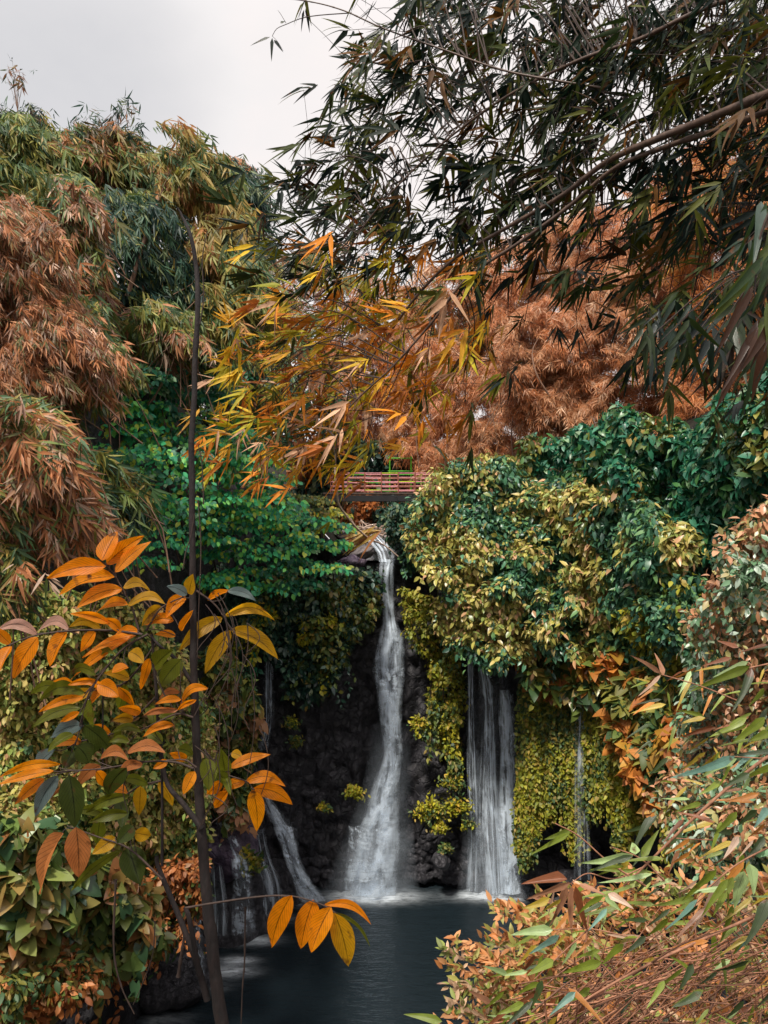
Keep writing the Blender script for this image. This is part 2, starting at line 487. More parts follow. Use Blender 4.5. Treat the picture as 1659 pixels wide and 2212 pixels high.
def bank_z(X, Y):
    z = 13.15 - .82 * np.maximum(0, Y - .3) - .1 * np.maximum(0, -Y)
    z = z + np.clip(X - .6, 0, 6) * .42 * np.clip(Y / 2.5, 0, 1) + np.clip(-X - 2.2, 0, 8) * .35
    return np.maximum(z, -2.8) + .12 * snoise(np.stack([X, Y, X * 0], -1), 1.2, 9)


xs = np.linspace(-14, 16, 120); ys = np.linspace(-12, 21, 110)
X_, Y_ = np.meshgrid(xs, ys, indexing='ij')
struct(mesh_np('bank', np.stack([X_, Y_, bank_z(X_, Y_)], -1).reshape(-1, 3), grid_faces(120, 110), M_SOIL))

# ---------------------------------------------------------------- pool water
FOAM = [(P(797, 1932, 29.6), 1.4, .45, 1.6), (P(1075, 1930, 29.7), 1.3, .4, 1.5), (P(660, 1940, 29.3), .7, .4, .45),
        (P(545, 2030, 26.6), .7, .3, .9), (P(515, 2075, 25.4), .5, .22, 1.), (P(490, 2098, 24.8), .75, .28, 1.), (P(415, 2130, 24.0), .75, .3, .9),
        (P(590, 1985, 28.0), .8, .3, .25), (P(350, 2200, 22.5), .7, .3, .25)]


def pool_mat():
    m, nt, nodes, L = newmat('pool_water'); out = N(nt, 'ShaderNodeOutputMaterial')
    tc = N(nt, 'ShaderNodeTexCoord'); pos = tc.outputs['Object']
    n1 = N(nt, 'ShaderNodeTexNoise', Scale=1.3, Detail=5.0, Roughness=.6); mp = N(nt, 'ShaderNodeMapping'); mp.inputs['Scale'].default_value = (.8, 2.3, 1)
    L.new(pos, mp.inputs[0]); L.new(mp.outputs[0], n1.inputs['Vector'])
    n2 = N(nt, 'ShaderNodeTexNoise', Scale=4.5, Detail=4.0); L.new(mp.outputs[0], n2.inputs['Vector'])
    foam = None
    nf = N(nt, 'ShaderNodeTexNoise', Scale=2.6, Detail=6.0, Roughness=.7); L.new(mp.outputs[0], nf.inputs['Vector'])
    sp = N(nt, 'ShaderNodeSeparateXYZ'); L.new(pos, sp.inputs[0])
    for c, rx, ry, k in FOAM:
        dx = math_(nt, 'DIVIDE', math_(nt, 'SUBTRACT', sp.outputs[0], float(c[0])), rx); dy = math_(nt, 'DIVIDE', math_(nt, 'SUBTRACT', sp.outputs[1], float(c[1])), ry)
        r2 = math_(nt, 'ADD', math_(nt, 'MULTIPLY', dx, dx), math_(nt, 'MULTIPLY', dy, dy))
        g = math_(nt, 'MULTIPLY', math_(nt, 'EXPONENT', math_(nt, 'MULTIPLY', r2, -1.0)), k)
        foam = g if foam is None else math_(nt, 'ADD', foam, g)
    foam = math_(nt, 'MULTIPLY', foam, math_(nt, 'ADD', math_(nt, 'MULTIPLY', nf.outputs[0], 3.4), -.85))
    foam = math_(nt, 'MAXIMUM', math_(nt, 'MINIMUM', foam, 1.0), 0.0)
    mx = N(nt, 'ShaderNodeMix', _data_type='RGBA'); L.new(foam, mx.inputs[0]); mx.inputs[6].default_value = (.011, .018, .023, 1); mx.inputs[7].default_value = (.7, .76, .82, 1)
    b = N(nt, 'ShaderNodeBsdfPrincipled', IOR=1.33); L.new(mx.outputs[2], b.inputs['Base Color'])
    L.new(math_(nt, 'ADD', .1, math_(nt, 'MULTIPLY', foam, .5)), b.inputs['Roughness'])
    h = math_(nt, 'ADD', math_(nt, 'MULTIPLY', n1.outputs[0], 1.0), math_(nt, 'MULTIPLY', n2.outputs[0], .35))
    bp = N(nt, 'ShaderNodeBump', Strength=.5, Distance=.16); L.new(h, bp.inputs['Height']); L.new(bp.outputs[0], b.inputs['Normal'])
    L.new(b.outputs[0], out.inputs[0]); return m


pv = np.array([[-16, 13, 0], [18, 13, 0], [18, 34, 0], [-16, 34, 0]], float)
struct(mesh_np('pool_water', pv, np.array([[0, 1, 2, 3]]), pool_mat()))


# ---------------------------------------------------------------- waterfalls
def sheet(rows, nv=60, nu=14, bulge=.25, rough=.06, seed=0, fade=(.02, .04)):
    r = np.asarray(rows, float); s = np.linspace(0, 1, len(r)); q = np.linspace(0, 1, nv)
    sm = smooth_path(r, nv)
    V, U, C = [], [], []
    for i in range(nv):
        y, xl, xr, d, k = sm[i]
        for u in np.linspace(0, 1, nu):
            p = P(xl + (xr - xl) * u, y, d)
            w = (xr - xl) / F * d
            p = p + np.array([0, -bulge * math.sin(math.pi * u) * min(1, w) - rough * mnoise.noise(Vector((u * w * 3 + seed, i * .12, seed))), 0])
            V.append(p); U.append((u * w + seed, (CZ - p[2]))); C.append([max(0, k)] * 3)
    V = np.array(V); U = np.array(U)
    Un = np.tile(np.linspace(0, 1, nu), nv)
    U[:, 0] = Un
    return V, grid_faces(nv, nu), U, np.array(C)


def fall(name, label, sheets, group='waterfalls into the pool'):
    V0 = np.concatenate([s[0][0] for s in sheets]); b = V0[V0[:, 2].argmin()]
    t = thing(name, label, 'waterfall', b, group)
    for (V, f, u, c), pn, m in sheets: mesh_np(pn, V, f, m, t, col=c, uv=u)
    return t


W1 = water_fall_mat('falling_water_dense', 1.3, 4.2, .6, lo=.36, hi=.62)
W2 = water_fall_mat('falling_water_strands', 1.0, 7.0, .35, seed=3.7, lo=.45, hi=.62)
W3 = water_fall_mat('falling_water_veil', .42, 13.0, .3, seed=8.1, lo=.46, hi=.66)
W4 = water_fall_mat('falling_water_broken', 1.15, 4.5, 1.5, seed=5.2, lo=.48, hi=.6)

W5 = water_fall_mat('falling_mist', .34, 1.6, .35, seed=2.2, lo=.15, hi=.85)
chute = sheet([(1150, 780, 815, 32.6, .6), (1165, 792, 832, 32.0, .9), (1178, 802, 844, 31.4, 1.), (1195, 814, 852, 30.8, 1.), (1214, 818, 857, 30.35, 1.)], 24, 10, 0, .03, 1)
mainL = [(1208, 822, 857, 30.5, .7), (1235, 818, 852, 30.1, .7), (1290, 822, 852, 29.95, .8), (1340, 826, 858, 29.9, .85), (1380, 816, 872, 29.85, .9), (1440, 808, 874, 29.8, 1), (1520, 815, 870, 29.8, 1.05), (1600, 824, 868, 29.8, 1.1),
         (1640, 824, 868, 29.75, 1.15), (1700, 802, 864, 29.7, 1.1), (1760, 786, 864, 29.65, 1.1), (1830, 768, 864, 29.6, 1.1), (1900, 748, 862, 29.7, 1.1), (1932, 740, 860, 29.75, 1.1)]
main2 = [(1360, 820, 874, 29.6, .4), (1440, 803, 876, 29.55, .9), (1520, 818, 870, 29.55, .8), (1640, 832, 870, 29.5, .9), (1720, 806, 862, 29.45, .7), (1800, 770, 850, 29.4, .8), (1932, 736, 858, 29.5, .9)]
ledge = [(1783, 752, 782, 29.5, .7), (1800, 752, 786, 29.4, .8), (1850, 748, 790, 29.4, .7), (1932, 735, 790, 29.5, .8)]
fall('waterfall', 'tall central waterfall plunging from the rocky lip beneath the footbridge',
     [(chute, 'chute', W2), (sheet(mainL, 80, 18, .25, .1, 2), 'main_stream', W1), (sheet(main2, 70, 18, .2, .12, 3), 'spray_veil', W4), (sheet(ledge, 30, 10, .15, .08, 4), 'ledge_spill', W4), (sheet([(1560, 800, 890, 29.3, .2), (1680, 785, 890, 29.2, .6), (1800, 745, 895, 29.1, .9), (1900, 705, 905, 29.0, 1.1), (1940, 690, 915, 29.0, 1.1)], 30, 14, .2, .1, 41), 'mist', W5)])
rv = [(1415, 1010, 1080, 30.0, .15), (1470, 1008, 1105, 29.9, .35), (1560, 1008, 1112, 29.85, .8), (1680, 1010, 1116, 29.8, 1.0), (1800, 1012, 1122, 29.75, 1.0), (1932, 1010, 1128, 29.75, 1.0)]
fall('waterfall', 'broad veil-like waterfall of parallel strands right of the central fall',
     [(sheet(rv, 70, 22, .1, .15, 6), 'veil', W3),
      (sheet([(1400, 1008, 1024, 29.8, .6), (1500, 1008, 1026, 29.7, .9), (1650, 1008, 1030, 29.65, .9), (1800, 1010, 1034, 29.6, .7), (1925, 1006, 1032, 29.6, .6)], 60, 8, .1, .1, 7), 'strand', W2),
      (sheet([(1480, 1056, 1066, 29.7, .5), (1600, 1054, 1068, 29.6, 1), (1700, 1050, 1066, 29.5, .8), (1800, 1058, 1076, 29.5, 1), (1930, 1062, 1082, 29.4, .9)], 50, 6, .05, .1, 31), 'strand', W2),
      (sheet([(1500, 1100, 1110, 29.7, .5), (1600, 1100, 1114, 29.6, 1), (1750, 1102, 1116, 29.5, 1), (1850, 1106, 1124, 29.5, 1), (1930, 1110, 1128, 29.4, .9)], 50, 6, .05, .1, 33), 'strand', W4),
      (sheet([(1780, 1072, 1088, 29.4, .6), (1810, 1076, 1096, 29.3, 1), (1860, 1086, 1104, 29.3, 1), (1930, 1092, 1110, 29.3, 1)], 30, 6, .05, .1, 35), 'strand', W4),
      (sheet([(1410, 1028, 1048, 29.8, .7), (1480, 1036, 1066, 29.7, 1), (1560, 1040, 1074, 29.65, .9), (1700, 1034, 1078, 29.6, .9), (1820, 1034, 1088, 29.5, 1), (1930, 1050, 1094, 29.5, 1.1)], 60, 12, .1, .12, 8), 'strand', W2),
      (sheet([(1490, 1076, 1100, 29.8, .6), (1540, 1076, 1108, 29.7, 1), (1640, 1078, 1112, 29.6, 1.1), (1760, 1076, 1116, 29.5, 1.1), (1850, 1078, 1122, 29.45, 1.1), (1930, 1080, 1124, 29.45, 1.1)], 60, 12, .1, .12, 9), 'strand', W1),
      (sheet([(1750, 1000, 1140, 29.2, .3), (1850, 995, 1150, 29.1, .8), (1940, 985, 1165, 29.0, 1.0)], 20, 12, .1, .1, 43), 'mist', W5)])
fall('waterfall', 'thin thread of water trickling down the tiny-leaved green curtain at right',
     [(sheet([(1440, 1250, 1268, 26.6, .9), (1550, 1242, 1276, 26.3, .7), (1700, 1240, 1278, 26.2, .6), (1820, 1240, 1276, 26.2, .45), (1900, 1238, 1280, 26.3, .3)], 50, 8, .05, .05, 11), 'strand', W2)])
fall('waterfall', 'thin thread of water on the black wall at far left',
     [(sheet([(1400, 572, 596, 29.6, .3), (1460, 570, 592, 29.5, .6), (1520, 568, 594, 29.4, .7), (1560, 570, 590, 29.4, .7), (1620, 556, 582, 29.3, .35)], 40, 8, .05, .08, 13), 'strand', W2)])
fall('waterfall', 'low slanting cascade sliding down dark rock at left of the pool',
     [(sheet([(1716, 560, 586, 28.9, .5), (1760, 576, 608, 28.7, .7), (1810, 602, 638, 28.5, .7), (1860, 616, 650, 28.3, .65), (1905, 632, 676, 28.2, .7), (1945, 642, 708, 28.2, .8)], 46, 14, .1, .15, 15), 'slide', W1),
      (sheet([(1740, 566, 600, 28.7, .5), (1790, 590, 640, 28.5, .8), (1850, 612, 650, 28.2, .9), (1900, 630, 672, 28.1, .9), (1945, 645, 706, 28.1, .9)], 46, 12, .1, .15, 17), 'spray', W4),
      (sheet([(1790, 548, 572, 28.8, .4), (1850, 556, 584, 28.6, .7), (1895, 566, 604, 28.5, .8), (1945, 572, 612, 28.5, .7)], 36, 10, .1, .12, 16), 'strand', W2)])
fall('waterfall', 'small dripping fall over the purple slab by the sapling trunk',
     [(sheet([(1752, 446, 474, 26.5, .5), (1800, 474, 508, 26.0, .9), (1850, 498, 536, 25.9, .9), (1900, 500, 548, 25.8, .8), (1960, 500, 552, 25.8, .7), (2020, 496, 556, 25.8, .6)], 46, 12, .1, .15, 18), 'slide', W4),
      (sheet([(1850, 452, 476, 26.0, .3), (1900, 450, 486, 25.9, .7), (1960, 452, 492, 25.9, .6), (2020, 450, 492, 25.9, .5)], 36, 10, .1, .12, 24), 'strand', W2),
      (sheet([(1860, 552, 574, 27.6, .3), (1900, 552, 590, 27.4, .7), (1950, 552, 600, 27.3, .6), (1990, 548, 604, 27.3, .5)], 36, 10, .1, .12, 25), 'strand', W2)])
fall('waterfall', 'little white spill between the sapling trunk and its side branch',
     [(sheet([(1955, 408, 440, 23.5, .7), (1990, 405, 440, 23.3, .9), (2050, 405, 440, 23.2, .9), (2110, 395, 448, 23.3, .9)], 30, 10, .1, .1, 20), 'spill', W4)])

# stream above the lip
sv = P([770, 830, 845, 780, 740], [1150, 1150, 1120, 1110, 1125], [34, 34, 40, 44, 40])
xs = np.linspace(-1.3, 1.3, 20); ysr = np.linspace(31.0, 60, 40); X_, Y_ = np.meshgrid(xs, ysr, indexing='ij')
struct(mesh_np('stream', np.stack([X_, Y_, 12.85 + .1 * np.maximum(0, Y_ - 31)], -1).reshape(-1, 3), grid_faces(20, 40), pool_mat()))


# ---------------------------------------------------------------- rocks
def ico(sub=2):
    import bmesh
    bm = bmesh.new(); bmesh.ops.create_icosphere(bm, subdivisions=sub, radius=1)
    v = np.array([q.co[:] for q in bm.verts]); f = np.array([[x.index for x in g.verts] for g in bm.faces]); bm.free(); return v, f


IC2, IC3, IC4 = ico(2), ico(3), ico(4)


def rock(c, r, sub=IC3, amp=.3, seed=0, sq=(1, 1, 1), rz=0.0, ry=0.0):
    v, f = sub
    out = []
    for p in v:
        n = mnoise.noise(Vector(p * 1.3) + Vector((seed, seed * 2.1, 0))); n2 = mnoise.noise(Vector(p * 3.4) + Vector((seed, 0, seed)))
        cell = mnoise.cell(Vector(p * 1.7) + Vector((seed, 4, 1)))
        out.append(p * (1 + amp * n + amp * .4 * n2))
    o = np.array(out) * np.array(sq) * r
    a, b = math.cos(rz), math.sin(rz); o = o @ np.array([[a, b, 0], [-b, a, 0], [0, 0, 1]])
    a, b = math.cos(ry), math.sin(ry); o = o @ np.array([[a, 0, -b], [0, 1, 0], [b, 0, a]])
    return o + c, f


cob = []
for i in range(900):
    zone = random.random()
    if zone < .5: x = random.uniform(868, 1010); y = 1905 - 270 * random.random() ** 1.5
    elif zone < .85: x = random.uniform(620, 800); y = random.uniform(1690, 1900)
    else: x = random.uniform(1000, 1330); y = random.uniform(1800, 1930)
    X = (x - CX) / F * 30; Z = CZ - (y - CY) / F * 30
    Y = float(yc(X) - cliff_off(X, Z)) + random.uniform(-.1, .25)
    r = random.choice([.1, .13, .16, .2, .26, .34])
    cob.append(rock((X, Y, Z), r, IC2, .35, i * 1.37, (1, 1, random.uniform(.6, .9)), random.uniform(0, 3), random.uniform(-.4, .4)))
V, f = cat(cob); o = mesh_np('rubble', V, f, M_COBB); o['kind'] = 'stuff'
o['label'] = 'dark wet cobbles packed in the foot of the rock wall'; o['category'] = 'rubble'

for lab, x, y, d, r, sq, m, sd, ry in [
    ('big pale rounded boulder in the dark rubble between the two falls', 954, 1858, 29.3, .42, (1, .8, .8), M_COBB, 3, .3),
    ('round grey boulder above the ferny ledge between the falls', 962, 1708, 29.4, .3, (1.5, .8, .7), M_COBB, 9, 0),
    ('tilted flat pale rock forming the left side of the waterfall lip', 782, 1196, 30.9, .5, (1.25, .9, .5), M_GREYR, 21, -.3),
    ('small round grey rock at the stream edge beneath the footbridge', 742, 1148, 32.5, .36, (1.1, 1, .85), M_GREYR, 31, .2),
    ('pale flat rock in midstream just above the waterfall lip', 775, 1166, 32.2, .36, (1.3, 1, .55), M_GREYR, 37, .1),
    ('pale grey block left of the flat lip rock', 757, 1178, 31.6, .3, (1.3, 1, .7), M_GREYR, 45, -.1),
    ('small pale stone wedged at the head of the chute', 812, 1160, 32.8, .25, (1.2, 1, .7), M_GREYR, 47, .1),
    ('rounded grey stone right of the chute below the driftwood', 862, 1178, 31.4, .3, (1, 1, .8), M_GREYR, 49, .3),
    ('brownish broken rock under the pale slab at the left of the lip', 760, 1215, 30.6, .5, (1.2, .9, .6), M_PURP, 39, -.2),
    ('dark rock at the right side of the waterfall lip', 872, 1205, 30.7, .42, (.7, 1.0, 1.1), M_COBB, 41, .2),
    ('long pale rock right of the stream under hanging driftwood', 852, 1160, 32.4, .4, (1.3, 1, .5), M_GREYR, 43, 0),
    ('purple streaked slab sloping beside the sapling trunk', 495, 1822, 27.3, 1.25, (1.25, 1.0, .72), M_PURP, 51, .75),
    ('black hump of rock at the foot of the slanting cascade', 590, 1935, 29.4, 1.1, (1.2, .8, 1.2), M_COBB, 57, 0),
    ('black wet buttress under the purple slab', 505, 2000, 27.6, 1.5, (.95, .9, 1.75), M_COBB, 61, 0),
    ('dark boulder at the pool edge right of the broad fall', 1180, 1880, 29.2, .8, (1.6, .9, .6), M_ROCK, 63, .1),
    ('flat purple-grey boulder behind the small-leaved shrub', 1260, 1915, 27.5, .8, (1.5, .9, .4), M_COBB, 67, 0),
    ('dark boulder under the left bank creepers by the white spill', 365, 2095, 23.5, 1.1, (1.2, 1, 1.0), M_COBB, 71, 0)]:
    V, f = rock(P(x, y, d), r, IC4, .3, sd, sq, .4 * sd, ry)
    solo('boulder', lab, 'rock', V, f, m, 'boulders round the falls')

# ---------------------------------------------------------------- footbridge
def mat_plain(name, c, rough=.5):
    m, nt, nodes, L = newmat(name); out = N(nt, 'ShaderNodeOutputMaterial')
    tc = N(nt, 'ShaderNodeTexCoord'); no = N(nt, 'ShaderNodeTexNoise', Scale=9.0, Detail=5.0); L.new(tc.outputs['Object'], no.inputs['Vector'])
    cc = ramp(nt, no.outputs[0], [(.3, tuple(v * .6 for v in c)), (.6, c)])
    b = N(nt, 'ShaderNodeBsdfPrincipled', Roughness=rough); L.new(cc, b.inputs['Base Color']); L.new(b.outputs[0], out.inputs[0]); return m


M_GRN = mat_plain('green_paint', (.10, .42, .02)); M_PNK = mat_plain('pink_paint', (.8, .32, .34)); M_RED = mat_plain('rusty_red_paint', (.35, .12, .08)); M_STEEL = mat_plain('dark_steel', (.02, .02, .022)); M_YEL = mat_plain('lime_yellow_paint', (.6, .7, .03))
M_DECK = mat_plain('worn_deck', (.1, .07, .055))
D = 36.0
bl = P(735, 1070, D); br = P(985, 1063, D)
bt = thing('footbridge', 'narrow footbridge with green and pink painted railings above the waterfall', 'bridge', (bl + br) / 2)
wid = 1.5
V, f = cat([box((bl + br) / 2 + np.array([0, 0, .0]), (br[0] - bl[0] + 1.5, wid, .08))]); mesh_np('deck', V, f, M_DECK, bt, smooth=False)
for s in (-1, 1):
    c = (bl + br) / 2 + np.array([0, s * (wid / 2 - .06), -.21]); V, f = cat([box(c, (br[0] - bl[0] + 1.5, .1, .24)), box(c + np.array([0, -.05 * 1, -.13]), (br[0] - bl[0] + 1.5, .2, .05))]); mesh_np('girder', V, f, M_STEEL, bt, smooth=False)
nx = 7
nx = 9
pxs = np.linspace(bl[0] - .4, br[0] + .4, nx)
for s in (-1, 1):
    yy = (bl[1] + br[1]) / 2 + s * (wid / 2 - .05); hgt = 1.0
    for x in pxs:
        V, f = tube(np.array([[x, yy, bl[2]], [x, yy, bl[2] + hgt / 2], [x, yy, bl[2] + hgt + .05]]), .028, .028, 8); mesh_np('post', V, f, M_RED, bt)
    for j, zz in enumerate(np.linspace(.22, 1.0, 5)):
        for i in range(nx - 1):
            m = [[M_PNK, M_GRN, M_PNK, M_PNK, M_YEL, M_PNK], [M_RED, M_PNK, M_PNK, M_RED, M_RED, M_PNK]][j % 2][(i * 2 + j + (s > 0)) % 6]
            z0 = bl[2] + zz
            V, f = tube(np.array([[pxs[i], yy, z0], [(pxs[i] + pxs[i + 1]) / 2, yy, z0], [pxs[i + 1], yy, z0]]), .022, .022, 6); mesh_np('rail', V, f, m, bt)
# tall gate frame on the far side of the bridge
gt = thing('gate_frame', 'tall green pipe frame standing at the far end of the footbridge', 'gate', P(875, 1062, 38.5))
for x in (842, 888):
    V, f = tube(np.stack([P(x, 1062, 38.5), P(x, 1030, 38.5), P(x, 985, 38.5)]), .04, .04, 8); mesh_np('post', V, f, M_GRN, gt)
for y in (990, 1018):
    V, f = tube(np.stack([P(838, y, 38.5), P(865, y, 38.5), P(892, y, 38.5)]), .035, .035, 8); mesh_np('rail', V, f, M_GRN, gt)

# ---------------------------------------------------------------- palettes (leaf colours, some with highlight or shade tones put in)
SALMON = [((.55, .2, .07), 3), ((.6, .28, .13), 2), ((.36, .13, .045), 2), ((.66, .42, .28), 1)]  # palest entry paints top-lit highlights
RUST = [((.46, .155, .04), 3), ((.55, .21, .065), 3), ((.28, .09, .03), 2), ((.6, .32, .16), 1)]
OLIVE = [((.13, .18, .04), 3), ((.26, .25, .05), 2), ((.06, .12, .045), 3), ((.34, .24, .06), 1)]
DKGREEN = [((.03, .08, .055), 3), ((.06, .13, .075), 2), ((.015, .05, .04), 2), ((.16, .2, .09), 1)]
GREEN = [((.06, .42, .17), 3), ((.16, .5, .10), 3), ((.03, .25, .13), 2), ((.46, .54, .07), 1.3)]  # yellow-green entry adds lit highlights by colour
TEAL = [((.02, .13, .075), 3), ((.035, .19, .10), 3), ((.07, .2, .06), 2), ((.2, .32, .17), 1)]
PALEV = [((.46, .42, .10), 3), ((.55, .44, .15), 2), ((.24, .30, .08), 2), ((.58, .33, .17), 1)]
YGREEN = [((.50, .44, .03), 3), ((.34, .36, .03), 3), ((.6, .4, .06), 1)]
TEALV = [((.08, .22, .12), 3), ((.14, .28, .10), 2), ((.04, .12, .08), 2)]  # teal of the vines' shade, put into the leaf colour
DUSK = [((.26, .10, .035), 3), ((.4, .16, .05), 2), ((.12, .08, .03), 2), ((.3, .2, .07), 1)]
OCHRE = [((.36, .25, .06), 3), ((.28, .25, .06), 2), ((.44, .2, .07), 2)]
BROWN = [((.46, .18, .07), 3), ((.52, .25, .12), 2), ((.2, .09, .045), 2.5), ((.55, .38, .27), 1), ((.16, .16, .06), 1.5)]
COPPER = [((.52, .235, .10), 3), ((.58, .31, .16), 2), ((.36, .14, .055), 2), ((.66, .44, .28), 1)]
MOSSY = [((.36, .34, .03), 3), ((.24, .27, .03), 3), ((.46, .33, .06), 1.2)]
BANKG = [((.26, .36, .08), 3), ((.42, .44, .10), 2), ((.08, .18, .07), 2), ((.58, .42, .14), 1.5)]
BANKD = [((.13, .2, .05), 3), ((.2, .24, .06), 2), ((.05, .11, .05), 2.5), ((.3, .25, .08), 1)]
ORNG = [((.62, .24, .05), 3), ((.5, .27, .04), 2), ((.45, .16, .05), 1)]
SILVER = [((.4, .5, .4), 2), ((.2, .36, .2), 3), ((.1, .2, .1), 2), ((.5, .42, .2), 1)]  # white-teal highlights painted as leaf colours
PEACH = [((.6, .3, .16), 3), ((.48, .24, .12), 2), ((.35, .32, .12), 2), ((.3, .38, .25), 1)]


# ---------------------------------------------------------------- plants on the gorge walls
def plant(name, label, cat_, group, base, foliage, stems=None, fm=M_LEAF, sm=M_TWIG, stem_name='stem', extra=None):
    t = thing(name, label, cat_, base, group)
    V, f, u, c = join(foliage) if isinstance(foliage, list) else foliage
    mesh_np('foliage', V, f, fm, t, col=c, uv=u)
    if stems: tube_parts(stem_name, stems[:18], sm, t)
    return t


def wall_plant(name, label, cat_, group, poly, nl, ctrl, r, per, Ln, palA, palB=None, ar=.6, kind='oval', jd=.6, sq=(1, 1, .85), scale=2.5, seed=0, bias=0., fm=M_LEAF, hang=.6, ns=4, tilt=.55, rnd=.45, jit=.3, nst=14):
    c, R = mk_lobes(poly, int(nl * 2.1), ctrl, r * .58, sq, jd)
    # the mass swells and sinks as it follows the ground behind it
    c = c + np.array([0, -1.0, .25]) * (snoise(c, 2.6, seed + 50) * .34)[:, None]
    R = R * (1 + .45 * snoise(c, 1.3, seed + 90))[:, None]
    pos, nrm, k = lobe_points(c, R, int(per * .5), shell=(.45, 1.15))
    # shoots that trail down or stick out of the mass
    tr, tn = [], []
    for i in rng.choice(len(c), int(len(c) * .45), False):
        m = int(rng.integers(7, 18)); q = np.linspace(0, 1, m)[:, None]; v = np.array([rng.normal(0, .4), -rng.uniform(.1, .7), rng.uniform(-1.0, .5)]); Ls = r * rng.uniform(.7, 1.9)
        tr.append(c[i] + [0, -R[i, 1] * .7, 0] + v * q * Ls - UP * q ** 2 * Ls * .6 + rng.normal(0, .05, (m, 3))); tn.append(nz(np.array([0, -1., .3]) + rng.normal(0, .5, (m, 3))))
    pos = np.concatenate([pos] + tr); nrm = np.concatenate([nrm] + tn)
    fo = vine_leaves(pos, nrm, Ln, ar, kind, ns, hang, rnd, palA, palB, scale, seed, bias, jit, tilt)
    lo = c[c[:, 2].argmin()]
    st = []
    for i in rng.choice(len(c), min(nst, len(c)), False):
        j = np.argmin(np.linalg.norm(c - c[i] - np.array([0, .2, -1.2]), axis=1))
        if j == i: continue
        a, b = c[i] + [0, R[i, 1] * .6, 0], c[j] + [0, R[j, 1] * .6, 0]
        st.append((smooth_path([a, (a + b) / 2 + rng.normal(0, .15, 3), b], 7), .03, .015, 5))
    return plant(name, label, cat_, group, (lo[0], lo[1], c[:, 2].min() - r), fo, st or None, fm)


WALL = 'creepers and bushes on the gorge walls'
TREEG = 'tiered green shrubs on the left wall'


# tiered tree(s) on the left wall
def tiered(label, poly, nl, ctrl, per, Ln, palA, palB, seed, rx=(.5, 1.1), bias=0.):
    q = spread(poly, nl); d = idw(ctrl, q[:, 0], q[:, 1]) + rng.uniform(-.9, .9, nl); c = P(q[:, 0], q[:, 1], d)
    m = nl; n = m * per; k = np.repeat(np.arange(m), per)
    a = rng.uniform(0, 6.283, n); rr = np.sqrt(rng.random(n)); R = rng.uniform(*rx, m)[k]
    off = np.stack([np.cos(a) * rr * R, np.sin(a) * rr * R * .9, -.28 * rr ** 2 * R + rng.normal(0, .05, n)], 1)
    out = np.stack([np.cos(a), np.sin(a), -.45 + 0 * a], 1)
    pos = c[k] + off
    Y = nz(out * .7 + np.array([0, -.35, -.35]) + rng.normal(0, .42, (n, 3))); Z = nz(np.array([-.1, -1.0, .75]) + rng.normal(0, .35, (n, 3)))
    L = Ln * rng.uniform(.7, 1.3, n)
    V, f, u, kk = leaves(pos, Y, Z, L, L * rng.uniform(.5, .7, n), rng.uniform(.1, .3, n), .2, 'oval', 4)
    col = np.repeat(colours(pos, palA, palB, 1.4, seed, bias), kk, 0)
    t = plant('shrub', label, 'shrub', TREEG, (c[:, 0].mean(), c[:, 1].max(), c[:, 2].min() - .5), (V, f, u, col),
              [(smooth_path([c[i] + [0, 1.6, -.8], c[i] + [0, .8, -.1], c[i]], 5), .03, .012, 4) for i in range(0, m, 2)])


tiered('dark green layered shrub high on the left slope below the bamboo', [(170, 860), (230, 790), (330, 770), (480, 800), (520, 860), (470, 950), (300, 960), (180, 920)], 34,
       [(200, 850, 21), (480, 850, 25)], 90, .2, TEAL, GREEN, 1, bias=.12)
tiered('deep green layered shrub left of the dark trunk and above orange leaves', [(160, 950), (400, 960), (420, 1150), (300, 1220), (150, 1150)], 34, [(160, 1000, 18.5), (420, 1100, 21)], 80, .17, GREEN, TEAL, 2, bias=0)
tiered('bright green layered shrub spreading left of the waterfall lip', [(430, 900), (540, 930), (620, 1080), (720, 1130), (735, 1190), (690, 1260), (560, 1270), (440, 1240)], 62,
       [(440, 1000, 24.3), (720, 1180, 27.0)], 95, .2, GREEN, TEAL, 3, bias=-.35)
tiered('yellow-green shrub crowding under the left end of the footbridge', [(600, 1050), (700, 1075), (740, 1100), (735, 1150), (660, 1140), (590, 1100)], 16, [(660, 1100, 29)], 80, .16, OLIVE, YGREEN, 4, (.4, .8), .1)

wall_plant('creeper', 'dark green creeper draped on the wall left of the central fall', 'creeper', WALL,
           [(470, 1230), (560, 1250), (700, 1230), (800, 1240), (815, 1290), (800, 1340), (745, 1400), (735, 1450), (690, 1500), (640, 1490), (600, 1420), (540, 1370), (480, 1320)], 60,
           [(500, 1280, 27.6), (780, 1300, 29.2), (680, 1450, 29.2)], .55, 170, .21, DKGREEN, OLIVE, seed=5, scale=1.6, bias=-.05, fm=M_GLOSS)
wall_plant('creeper', 'yellowish leafy fringe hanging nearest the left side of the central fall', 'creeper', WALL,
           [(660, 1340), (740, 1330), (760, 1350), (735, 1420), (700, 1460), (650, 1430)], 12, [(700, 1400, 28.6)], .4, 120, .19, OLIVE, YGREEN, seed=6, scale=1.2)
wall_plant('bush', 'pale yellow-leaved bush bulging right of the waterfall lip', 'bush', WALL,
           [(965, 1030), (1010, 1010), (1080, 1000), (1140, 1060), (1160, 1150), (1150, 1250), (1090, 1300), (1000, 1300), (940, 1250), (900, 1180), (885, 1115), (920, 1075)], 62,
           [(880, 1120, 28.5), (1000, 1020, 27.8), (1100, 1250, 26.2), (1000, 1280, 27)], .72, 300, .215, PALEV, TEALV, ar=.52, seed=7, scale=1.3, bias=-.02, fm=M_GLOSS)
